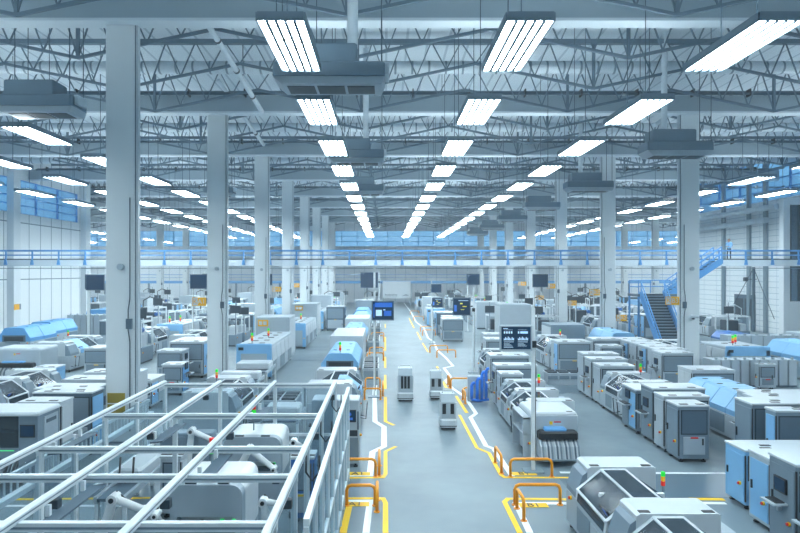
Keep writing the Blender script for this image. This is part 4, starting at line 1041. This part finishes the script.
# ------------------------------------------------------------------ far rows of machines
POLES = ((-22.3, 45.5), (-20.5, 42), (-14.6, 46), (-11.9, 58), (12.4, 50.5), (24.5, 50.8), (8.2, 60), (-18.5, 62), (4.9, 64), (3.9, 50), (-.6, 62))
def far_rows():
    first = {-12.9: (1, 2), -16.9: (2, 1), -21.4: (5, 2), 14.0: (2, 2), 19.3: (1, 2)}
    kinds = [
        (cabinet, lambda r, s: (1.8, 1.8, 1.9, s, 'offwhite'), 'control_cabinet', 'pale cabinet', 'cabinet', 2.4),
        (placer, lambda r, s: (2.0, 4.0, 1.8, s, 1, 0), 'placement_machine', 'glass hooded machine', 'machine', 4.8),
        (screened, lambda r, s: (2.0, 2.0, (2.0, 2.3, 2.6)[r % 3], s, r % 3), 'open_frame_machine', 'open framed machine with pole screen', 'machine', 2.8),
        (oven, lambda r, s: (2.0, 4.4, 1.8, s, 2, 'blue'), 'reflow_oven', 'light blue hooded oven', 'oven', 5.2),
        (tallbox, lambda r, s: (2.2, 2.0, 2.8, s, 'offwhite'), 'enclosure', 'plain tall enclosure', 'enclosure', 2.8),
        (cabinet, lambda r, s: (2.0, 2.2, 2.1, s, 'grey', 'blue', 0, 1), 'blue_cabinet', 'grey cabinet with blue doors', 'cabinet', 2.9),
        (reflow_box, lambda r, s: (2.0, 4.4, 1.9, s), 'reflow_oven', 'boxy blue ended oven', 'oven', 5.2)]
    rows = [(-25.8, 69, 101, 1, 'wing edge'), (-30, 69, 101, 1, 'left wall end'), (37.5, 75, 101, -1, 'right wall end'),
            (-12.9, 39, 100, 1, 'beside the left columns'), (-16.9, 38.5, 100, 1, 'second row left'),
            (-21.4, 43, 100, 1, 'third row left'), (-37.5, 70, 100, 1, 'left wing'), (-46, 70, 100, 1, 'outer left wing'),
            (5.9, 46, 98, -1, 'right aisle edge'), (10.3, 53, 100, -1, 'middle of the right nave'),
            (14.0, 48, 100, -1, 'before the right columns'), (19.3, 53, 100, -1, 'behind the right columns'),
            (24.0, 53, 100, -1, 'staircase side'), (30.5, 52, 100, -1, 'right wall foot'), (44, 78, 100, -1, 'right wing'),
            (-7.3, 76, 100, 1, 'blue ended oven line')]
    rnd = random.Random(5)
    for x, y0, y1, s, where in rows:
        y = y0; cnt = {}
        while y < y1:
            b, kf, nm, adj, cat, ln = kinds[first[x][len(cnt)]] if x in first and len(cnt) < 2 and not (len(cnt) == 1 and max(cnt.values()) > 1) else kinds[rnd.choice((0, 1, 2, 2, 2, 3, 4, 5, 6, 0, 1, 2))]
            if any(abs(px-x) < 2.2 and y-1.0 < py < y+ln+1.0 for px, py in POLES): y += 1.3; continue
            if y + ln > y1: break
            c = cnt.get(adj, 0); cnt[adj] = c + 1
            mach(b, kf(rnd.randrange(3), s), nm, 'distant %s, %s, %s such from front' % (adj, where, ORD[c]), cat, x + rnd.uniform(-.3, .3), y + ln/2, 0, '%ss, %s' % (adj, where))
            y += ln + rnd.choice((0, .1, .2, .8))
far_rows()

# ------------------------------------------------------------------ robot cell in the foreground
cell = thing('robot_cell_frame', 'large white aluminium beam frame enclosing the robots at lower left', 'frame', (0, 0, 0))
ZR = 2.62
Y0c, Y1c = 6.4, 18.2
RX = (-6.6, -4.95, -3.3, -1.5)
for x in RX:
    b = part('long_beam', MB().cbox(x-.055, x+.055, Y0c, Y1c, ZR-.06, ZR+.05, .02), 'alu', cell)
    part('groove', MB().box(x-.058, x+.058, Y0c, Y1c, ZR-.015, ZR+.005), 'grey', b)
for y in (8.1, 10.0, 11.6, 14.3, 18.2):
    b = part('cross_beam', MB().box(-6.66, -1.44, y-.05, y+.05, ZR-.16, ZR-.04), 'alu', cell)
    part('groove', MB().box(-6.6, -1.5, y-.056, y+.056, ZR-.12, ZR-.09), 'grey', b)
for x, ys in ((-6.6, (10.0, 11.6, 12.9, 14.3, 16.1, 18.2)), (-1.5, (8.1, 10.0, 11.6, 14.3, 18.2)), (-4.95, (18.2, 14.3)), (-3.3, (18.2,))):
    for y in ys: part('post', MB().box(x-.05, x+.05, y-.05, y+.05, .02, ZR-.16), 'alu', cell)
for x in (-6.6, -1.5):
    part('side_rail', MB().box(x-.04, x+.04, Y0c, Y1c, 1.0, 1.08), 'alu', cell)
    part('side_panel', MB().box(x-.006, x+.006, Y0c, Y1c, .1, ZR-.2), 'clear', cell)
part('end_rail', MB().box(-6.6, -1.5, 18.16, 18.24, 1.0, 1.08), 'alu', cell)
part('end_panel', MB().box(-6.6, -1.5, 18.19, 18.21, .1, ZR-.2), 'clear', cell)
for x in (-4.95, -3.3, -1.5):
    for y in (9.0, 12.7, 16.6):
        part('bracket', MB().box(x-.02, x+.12, y-.06, y+.06, ZR-.2, ZR-.07), 'dark', cell)
for x, y in ((-1.5, 17.0), (-1.5, 14.0), (-1.5, 11.4), (-4.95, 11.3)):
    pts = [(x+.08+.16*math.sin(t), y, ZR-.3-.2*(1-math.cos(t))) for t in [i*PI/4 for i in range(0, 9)]]
    part('cable_loop', MB().path([(x+.02, y, ZR-.15), (x+.02, y-.05, ZR-.45), (x+.14, y-.08, ZR-.6), (x+.27, y-.05, ZR-.45), (x+.27, y, ZR-.15)], .02), 'black', cell)
for x, y, where in ((-6.36, 8.9, 'nearest on the left beam'), (-6.36, 12.4, 'second on the left beam'), (-4.7, 9.2, 'nearest on the second beam'),
        (-4.7, 13.2, 'farther on the second beam'), (-3.05, 10.9, 'nearer on the third beam'), (-3.05, 14.9, 'farther on the third beam')):
    lb = thing('work_light', 'thin grey light plate under the cell beams, ' + where, 'light plate', (x, y, ZR-.2))
    part('plate', MB().prism([(-.13, -.03), (.13, .0), (.13, .03), (-.13, .0)], -.75, .75), 'midgrey', lb)
    for yy in (-.5, .5): part('hanger', MB().box(-.16, -.1, yy-.03, yy+.03, -.0, .16), 'alu', lb)
# aisle side fence of the cell
fn = thing('cell_fence', 'slim white post fence between the robot cell and the aisle', 'fence', (-1.04, 0, 0))
part('top_rail', MB().box(-.04, .04, 8.0, 17.2, ZR-.06, ZR+.04), 'alu', fn)
part('low_rail', MB().box(-.03, .03, 8.0, 17.2, .3, .36).box(-.03, .03, 8.0, 17.2, 1.4, 1.45), 'alu', fn)
for i in range(10): part('post', MB().box(-.035, .035, 8.0+i*1.02-.035, 8.0+i*1.02+.035, .0, ZR-.06), 'alu', fn)
part('fence_panel', MB().box(-.005, .005, 8.0, 17.2, .36, ZR-.06), 'clear', fn)
# ladder tray along the left side
ct = thing('cable_ladder', 'white cable ladder on posts running along the left side of the cell', 'cable ladder', (-6.85, 0, 0))
part('tray_edge', MB().box(-.03, .03, 8, 17.6, 2.16, 2.23), 'alu', ct)
part('tray_beam', MB().box(.0, .14, 8, 17.6, 1.78, 1.88), 'alu', ct)
rg = MB().box(-.015, .015, -.015, .015, 1.88, 2.16).mesh('rung', 'alu')
for i in range(48): link('rung', rg, ct, (.0, 8.1+i*.2, 0))
for y in (9.2, 11.8, 14.6, 17.2): part('leg', MB().box(.03, .11, y-.04, y+.04, 0, 1.78), 'alu', ct)
# machines and robots inside the cell
mach(test_chamber, (1.42, 1.5, 1.75), 'test_chamber', 'nearer white rounded chamber with open front inside the robot cell', 'machine', -3.5, 12.6)
mach(test_chamber, (1.5, 1.4, 1.64), 'test_chamber', 'farther white rounded chamber with signal tower inside the robot cell', 'machine', -3.45, 16.4)
def put_robot(name, label, x, y, joints, k=1.0):
    t = thing('articulated_robot', label, 'robot', (x, y, 0)); robot(t, joints, k); return t
put_robot('r', 'white robot arm reaching right, nearest at lower left of the cell', -5.42, 11.4, [(0, 0, .7), (.32, 0, 1.66), (1.12, 0, 1.36), (1.2, 0, 1.25)], .95)
put_robot('r', 'white robot arm bent to the right deep in the cell', -5.35, 16.4, [(0, 0, .6), (.12, 0, 1.62), (.85, 0, 1.3), (.95, 0, 1.15)], .95)
put_robot('r', 'white robot arm folded like a roof between the two chambers', -3.62, 14.3, [(0, 0, .95), (.42, 0, 1.74), (1.0, 0, 1.28), (1.05, 0, 1.15)], .95)
put_robot('r', 'low white robot arm right of the nearer chamber', -2.35, 12.2, [(0, 0, .7), (-.1, 0, 1.3), (.42, 0, 1.22), (.5, 0, 1.2)], .85)
put_robot('r', 'upright robot arm beside the farther chamber', -2.35, 15.6, [(0, 0, .6), (.0, 0, 1.55), (.25, 0, 1.4), (.3, 0, 1.3)], .9)
mach(conveyor, (.8, 4.2, .95, 1), 'conveyor', 'grey conveyor beside the left robots inside the cell', 'conveyor', -4.62, 9.0)
mach(conveyor, (.7, 3.4, .9, 1), 'conveyor', 'dark conveyor behind the deeper robot inside the cell', 'conveyor', -6.15, 15.2)
mach(cabinet, (.5, .5, 1.45, 1, 'white'), 'control_cabinet', 'small white switch box in the middle of the robot cell', 'cabinet', -5.15, 14.8)
mach(cabinet, (.55, .6, 1.5, 1, 'deepblue', 'skyblue'), 'blue_cabinet', 'slim deep blue cabinet at the aisle side inside the cell', 'cabinet', -1.95, 14.6)
mach(bench, (1.0, 1.6, .85, 1), 'tray_bench', 'white and blue bench at the near right inside the cell', 'bench', -2.2, 10.3)
mach(tallbox, (1.5, .5, 1.3, 1, 'grey'), 'enclosure', 'grey cupboard at the back left inside the cell', 'enclosure', -5.7, 17.6)
lt = 0

# ------------------------------------------------------------------ things along the aisle
for x, y, ln, rz, lb in (
    (-1.4, 17.5, 1.13, 0, 'low orange barrier across, second from the front at the left'),
    (-.17, 17.6, .9, PI/2, 'short orange barrier set lengthwise at the second left barrier'),
    (-.97, 15.35, .72, 0, 'nearest low orange barrier at the left of the aisle'),
    (-.2, 14.95, .75, PI/2, 'short lengthwise orange barrier at the nearest left corner'),
    (-.95, 28.1, .75, 0, 'orange barrier across beside the tray benches'),
    (-.1, 28.9, 1.2, PI/2, 'lengthwise orange barrier beside the tray benches'),
    (-1.0, 30.9, .75, 0, 'orange barrier just before the first tray bench'),
    (-1.2, 40.5, 1.1, 0, 'orange barrier across between second and first blue ovens'),
    (-.1, 41.0, 1.4, PI/2, 'lengthwise orange barrier near the second blue oven'),
    (-1.1, 43.4, 1.0, 0, 'orange barrier before the long white bench'),
    (-1.2, 51.5, 1.1, 0, 'orange barrier behind the long white bench'),
    (-1.2, 54.0, 1.1, 0, 'farthest orange barrier on the left'),
    (3.62, 17.5, 1.2, 0, 'low orange barrier across in front of the striped printer'),
    (3.42, 17.8, 1.0, PI/2, 'short lengthwise orange barrier left of the striped printer'),
    (3.3, 15.4, 1.15, 0, 'nearest low orange barrier at the right of the aisle'),
    (3.3, 14.4, .75, PI/2, 'short lengthwise orange barrier at the nearest right corner'),
    (3.35, 30.8, .95, 0, 'orange barrier left of the bright blue tubes, farther one'),
    (3.3, 31.0, .8, PI/2, 'lengthwise orange barrier beside the farther blue tube barrier'),
    (3.65, 28.3, .9, 0, 'orange barrier left of the bright blue tubes, nearer one'),
    (3.6, 27.2, .85, PI/2, 'lengthwise orange barrier beside the nearer blue tube barrier'),
    (3.3, 44.5, 1.3, 0, 'orange barrier of the second right pair, farther one'),
    (3.6, 42.0, 1.3, 0, 'orange barrier of the second right pair, nearer one'),
    (3.5, 60, 1.2, 0, 'orange barrier of the third right pair, farther one'),
    (3.5, 56.5, 1.2, 0, 'orange barrier of the third right pair, nearer one'),
    (3.5, 74, 1.2, 0, 'tiny orange barrier far down the right of the aisle'),
    (3.5, 84, 1.2, 0, 'farthest tiny orange barrier at the right of the aisle')):
    make(barrier, (ln, .52), 'orange_barrier', lb, 'barrier', (x, y, 0), rz)
make(cart, (.72, .8, 1.5), 'transport_cart', 'self driving white cart with three dark windows, leftmost in the aisle', 'cart', (.93, 28.0, 0))
make(cart, (.6, .7, 1.3), 'transport_cart', 'self driving white cart, middle one behind the nearest cart', 'cart', (2.38, 28.4, 0))
make(cart, (.62, .7, 1.32), 'transport_cart', 'self driving white cart nearest to the viewer in the aisle', 'cart', (2.37, 23.0, 0))

make(pole_screen, (4.85, -.55, 3.98, .86, .66, 0), 'screen_pole', 'white pole with large chart screen, right of the aisle by the printer', 'screen', (4.4, 18.0, 0))
make(pole_screen, (5.0, -.72, 3.9, .95, .95, 2), 'screen_pole', 'white pole with dark tilted screen, right of the aisle past the carts', 'screen', (5.2, 35.6, 0))
make(pole_screen, (6.2, .4, 4.1, .95, .82, 1), 'screen_pole', 'tall pole with blue screen standing on the left aisle edge', 'screen', (-.5, 28.7, 0))
make(pole_screen, (6.0, -1.0, 5.1, 1.7, 1.5, 2), 'screen_pole', 'far pole with grey screen back over the left machines', 'screen', (-.6, 62, 0))
make(pole_screen, (5.2, .5, 4.2, 1.0, .8, 1), 'screen_pole', 'thin pole with small screen right of the far aisle', 'screen', (4.9, 64, 0))
make(pole_screen, (4.2, .4, 3.4, .8, .7, 2), 'screen_pole', 'thin pole with small dark screen beside the silver machines', 'screen', (3.9, 50, 0))
for i, (x, y, k, lb) in enumerate(((-22.3, 45.5, 1, 'pole with blue screen in front of the left wall'), (-20.5, 42, 2, 'pole with dark screen just left of the first column'),
        (-14.6, 46, 2, 'pole with dark screen between the first and second left columns'), (-11.9, 58, 1, 'pole with screen right of the second left column'),
        (12.4, 50.5, 1, 'pole with blue screen between second and third right columns'), (24.5, 50.8, 2, 'pole with screen behind the staircase'),
        (8.2, 60, 2, 'pole with screen over the middle right row'), (-18.5, 62, 2, 'pole with dark screen far left beside the wall end'))):
    make(pole_screen, (6.0, .5, 5.2, 1.2, 1.0, k), 'screen_pole', lb, 'screen', (x, y, 0))

# bright blue bent tubes on a pale stand
bt = thing('tube_stand', 'bright blue bent tubes on a pale stand right of the aisle', 'tube stand', (4.3, 27.6, 0))
part('stand', MB().cbox(-.5, .2, .1, .45, 0, 1.15, .03), 'offwhite', bt)
for i, (x, h) in enumerate(((-.35, .85), (-.1, 1.05), (.12, 1.35), (.3, 1.5))):
    part('tube', MB().path([(x, 0, .12), (x, 0, h*.6), (x, 0, h-.1), (x+.05, 0, h), (x+.14, 0, h+.03)], .075, 8), 'brightblue', bt)
part('bottom_tube', MB().path([(-.36, 0, .1), (0, 0, .06), (.42, 0, .12)], .06, 8), 'brightblue', bt)

# signs
for i, (cx, cy, z, txt, w) in enumerate((
    (-10.15, 33.1, 4.3, 'KA1', .75), (15.7, 33.1, 4.35, 'KB3', .75), (15.6, 45.1, 4.4, 'KB2', .75), (17.6, 45.1, 2.5, 'KA2', .75),
    (15.65, 57.1, 4.6, 'KB1', .8), (-10.2, 57.1, 4.3, 'KA2', .85), (17.65, 57.1, 3.0, 'KC1', .8), (-10.2, 69.1, 4.4, 'KA3', .9), (15.65, 69.1, 4.6, 'KB4', .9), (17.65, 69.1, 3.0, 'KC2', .9))):
    sign(cx, cy, z, txt, 'yellow sign lettered %s %s %s on a %s column' % (txt[0], txt[1:], 'high' if z > 4 else 'low', 'left' if cx < 0 else 'right'), w, .46)
for i, (x, y, z) in enumerate(((-7.9, 55.64, 2.6), (-8.4, 41.74, 2.4))):
    t = thing('enclosure_sign', 'yellow sign stuck on the %s tall pale enclosure' % ('farther', 'nearer')[i], 'sign', (x, y, z))
    part('plate', MB().box(-.35, .35, -.02, .02, -.22, .22), 'signyellow', t); part('white_mark', MB().box(-.28, -.05, -.025, -.02, -.12, .12).box(.02, .25, -.025, -.02, -.12, .12), 'white', t)
t = thing('notice_board', 'ochre notice board on the first left column', 'sign', (-9.32, 21.0, 1.3))
part('board', MB().box(-.3, .3, 0, .03, -.42, .42), 'ochre', t); part('divider', MB().box(-.3, .3, -.01, 0, .04, .08).box(-.3, .3, -.01, 0, -.3, -.27), 'alu', t)
t = thing('wall_sign', 'small yellow and grey sign on the left wall pilaster', 'sign', (-32.88, 54.2, 2.8))
part('plate', MB().box(0, .03, -.5, .25, -.25, .25), 'signyellow', t); part('grey_field', MB().box(0, .03, .25, .5, -.25, .25), 'grey', t)
t = thing('fire_extinguisher', 'red fire extinguisher on the second right column', 'extinguisher', (16.78, 44.82, 0))
part('cylinder', MB().tube((0, 0, 0), (0, 0, .55), .12, 12).tube((0, 0, .55), (0, 0, .65), .12, 12, .04), 'red', t)
part('valve', MB().box(-.06, .06, -.03, .03, .65, .72), 'black', t)
t.location.z = 1.1
t = thing('security_camera', 'small white security camera on the first right column', 'camera', (16.75, 32.94, 3.5))
part('body', MB().tube((-.2, -.1, .02), (.2, -.16, 0), .08, 10), 'white', t); part('mount', MB().tube((0, -.1, -.12), (0, .1, -.12), .04, 8).tube((0, -.08, -.12), (0, -.1, 0), .03, 8), 'dark', t)

# pipes on the right wall
for z, lb in ((12.0, 'upper'), (10.85, 'lower')):
    t = thing('wall_duct', '%s silver round duct running along the right wall' % lb, 'air duct', (36.2, 0, z))
    part('duct_body', MB().tube((0, 56 if z > 11 else 57.5, 0), (0, 71, 0), .28, 14), 'duct', t)
    rr_ = MB()
    for i in range(6): rr_.tube((0, 58.2+2.2*i, 0), (0, 58.3+2.2*i, 0), .3, 14)
    part('seam_ring', rr_, 'duct', t)
    part('bracket', MB().box(.0, .8, 60, 60.1, -.04, .04).box(0, .8, 68, 68.1, -.04, .04), 'steel', t)
# service door and windows under the walkway on the right wall
dd = struct('door_1', MB().box(36.88, 36.99, 60.5, 64, 0, 3.6), 'midgrey')
struct('door_pane', MB().box(36.85, 36.88, 60.8, 62.1, 1.2, 3.2).box(36.85, 36.88, 62.4, 63.7, 1.2, 3.2), 'dark', dd)
t = thing('floodlight', 'small dark lamp on a strut against the right wall', 'floodlight', (35.9, 60.2, 5.2))
part('head', MB().cbox(-.25, .1, -.2, .2, -.2, .2, .05), 'dark', t); part('arm', MB().box(.1, 1.0, -.03, .03, -.03, .03), 'dark', t)
t = thing('wall_brace', 'tall dark post with two thin stay rods at the right wall', 'brace', (36.5, 60, 0))
part('post', MB().box(-.1, .1, -.1, .1, 0, 6.4), 'midgrey', t); part('stay_rod', MB().tube((0, 0, 6.3), (0, -3.2, 1.5), .03, 6), 'darktruss', t); part('stay_rod', MB().tube((0, 0, 6.3), (0, 3.4, 2.6), .03, 6), 'darktruss', t)

# ------------------------------------------------------------------ person on the walkway
def person(loc, rz):
    J = {'pel': (0,0,.93), 'sp': (0,-.01,1.12), 'ch': (0,-.02,1.33), 'nk': (0,-.01,1.50), 'hd': (0,.03,1.60), 'tp': (0,.02,1.72),
         'ls': (-.19,0,1.42), 'le': (-.25,.05,1.14), 'lw': (-.09,.27,1.10), 'rs': (.19,0,1.42), 're': (.25,.05,1.14), 'rw': (.09,.27,1.10),
         'lh': (-.10,0,.90), 'lk': (-.11,.02,.50), 'la': (-.11,-.02,.09), 'lt': (-.12,.16,.03), 'rh': (.10,0,.90), 'rk': (.12,.05,.50), 'ra': (.12,.02,.09), 'rt': (.13,.20,.03)}
    R = {'pel': .14, 'sp': .125, 'ch': .15, 'nk': .055, 'hd': .095, 'tp': .075, 'ls': .06, 'le': .045, 'lw': .032, 'rs': .06, 're': .045, 'rw': .032,
         'lh': .09, 'lk': .06, 'la': .042, 'lt': .035, 'rh': .09, 'rk': .06, 'ra': .042, 'rt': .035}
    E = [('pel','sp'),('sp','ch'),('ch','nk'),('nk','hd'),('hd','tp'),('ch','ls'),('ls','le'),('le','lw'),('ch','rs'),('rs','re'),('re','rw'),
         ('pel','lh'),('lh','lk'),('lk','la'),('la','lt'),('pel','rh'),('rh','rk'),('rk','ra'),('ra','rt')]
    k = list(J); V = [J[n] for n in k]; ed = [(k.index(a), k.index(b)) for a, b in E]; rad = [R[n] for n in k]
    for sx, wname in ((-1, 'lw'), (1, 'rw')):
        wi = k.index(wname); wv = Vector(J[wname])
        pi_ = len(V); V.append(tuple(wv + Vector((-sx*.02, .06, .01)))); rad.append(.03); ed.append((wi, pi_))
        for i in range(4):
            a = len(V); V.append(tuple(wv + Vector((-sx*.02 + (i-1.5)*.02, .11, .01)))); rad.append(.01); ed.append((pi_, a))
            b = len(V); V.append(tuple(wv + Vector((-sx*.02 + (i-1.5)*.022, .14-.01*abs(i-1.5), -.015)))); rad.append(.009); ed.append((a, b))
        a = len(V); V.append(tuple(wv + Vector((-sx*.06, .07, .03)))); rad.append(.011); ed.append((pi_, a))
    me = bpy.data.meshes.new('body'); me.from_pydata(V, ed, [])
    o = bpy.data.objects.new('body', me); COL.objects.link(o)
    md = o.modifiers.new('s', 'SKIN'); ss = o.modifiers.new('ss', 'SUBSURF'); ss.levels = 1; ss.render_levels = 1
    for i, r in enumerate(rad):
        me.skin_vertices[0].data[i].radius = (r, r)
    me.skin_vertices[0].data[0].use_root = True
    dg = bpy.context.evaluated_depsgraph_get(); dg.update()
    ev = bpy.data.meshes.new_from_object(o.evaluated_get(dg))
    bpy.data.objects.remove(o)
    for m in ('skin', 'shirt', 'trousers', 'black'): ev.materials.append(M[m])
    for p in ev.polygons:
        c = p.center; p.use_smooth = True
        if c.z < .08: p.material_index = 3
        elif c.z < .96: p.material_index = 2
        elif c.z < 1.48 and not (c.y > .24): p.material_index = 1
        else: p.material_index = 0
    t = thing('person', 'person in light blue shirt and dark trousers standing on the raised walkway', 'person', loc, rz)
    link('body', ev, t)
    h = MB()
    prof = [(0, 1.765), (.09, 1.735), (.122, 1.67), (.12, 1.6), (.08, 1.55)]; n = 12; vs = []; fs = []
    for r, z in prof:
        vs += [(r*math.cos(2*PI*i/n), .015 + (r*1.05*math.sin(2*PI*i/n))*(1 if math.sin(2*PI*i/n) < 0 else (.85 if z > 1.67 else .35)), z) for i in range(n)]
    for a in range(len(prof)-1):
        for i in range(n): fs.append((a*n+i, (a+1)*n+i, (a+1)*n+(i+1) % n, a*n+(i+1) % n))
    h.add(vs, fs, True); part('hair', h, 'hair', t)
    f = MB()
    for sx in (-1, 1): f.tube((sx*.035, .105, 1.625), (sx*.035, .118, 1.625), .012, 8)
    part('eyes', f, 'black', t); t.children[-1].name = 'eye_pair'
    part('nose', MB().prismx([(.1, 1.62), (.145, 1.585), (.1, 1.58)], -.014, .014), 'skin', t)
    part('mouth', MB().box(-.025, .025, .1, .118, 1.55, 1.557), 'red', t)
    part('ear', MB().cbox(-.105, -.088, .0, .03, 1.585, 1.64, .005).cbox(.088, .105, .0, .03, 1.585, 1.64, .005), 'skin', t)
    return t
person((28.25, 49.75, 6.9), PI*.72)
single('tablet', MB().cbox(-.13, .13, -.09, .09, -.006, .006, .004), 'black', 'dark tablet held by the person on the walkway', 'tablet', (28.25 - .40*math.sin(PI*.72), 49.75 + .40*math.cos(PI*.72), 6.9+1.13), PI*.72)

# ------------------------------------------------------------------ thin haze of the hall air
hz = MB().box(XL+.1, XR-.1, YB+.1, YF-.1, .05, ZC-.1)
hm = bpy.data.materials.new('hall_air'); hm.use_nodes = True
nt = hm.node_tree; nt.nodes.clear()
out = nt.nodes.new('ShaderNodeOutputMaterial'); vs = nt.nodes.new('ShaderNodeVolumeScatter')
vs.inputs['Color'].default_value = (.85, .94, 1, 1); vs.inputs['Density'].default_value = HAZE_DENSITY; vs.inputs['Anisotropy'].default_value = .2
nt.links.new(vs.outputs[0], out.inputs['Volume'])
M['air'] = hm
if HAZE_DENSITY > 0:
    ho = link('haze', hz.mesh('haze', 'air'))
    ho['kind'] = 'stuff'; ho['label'] = 'thin pale haze filling the air of the hall'; ho['category'] = 'haze'
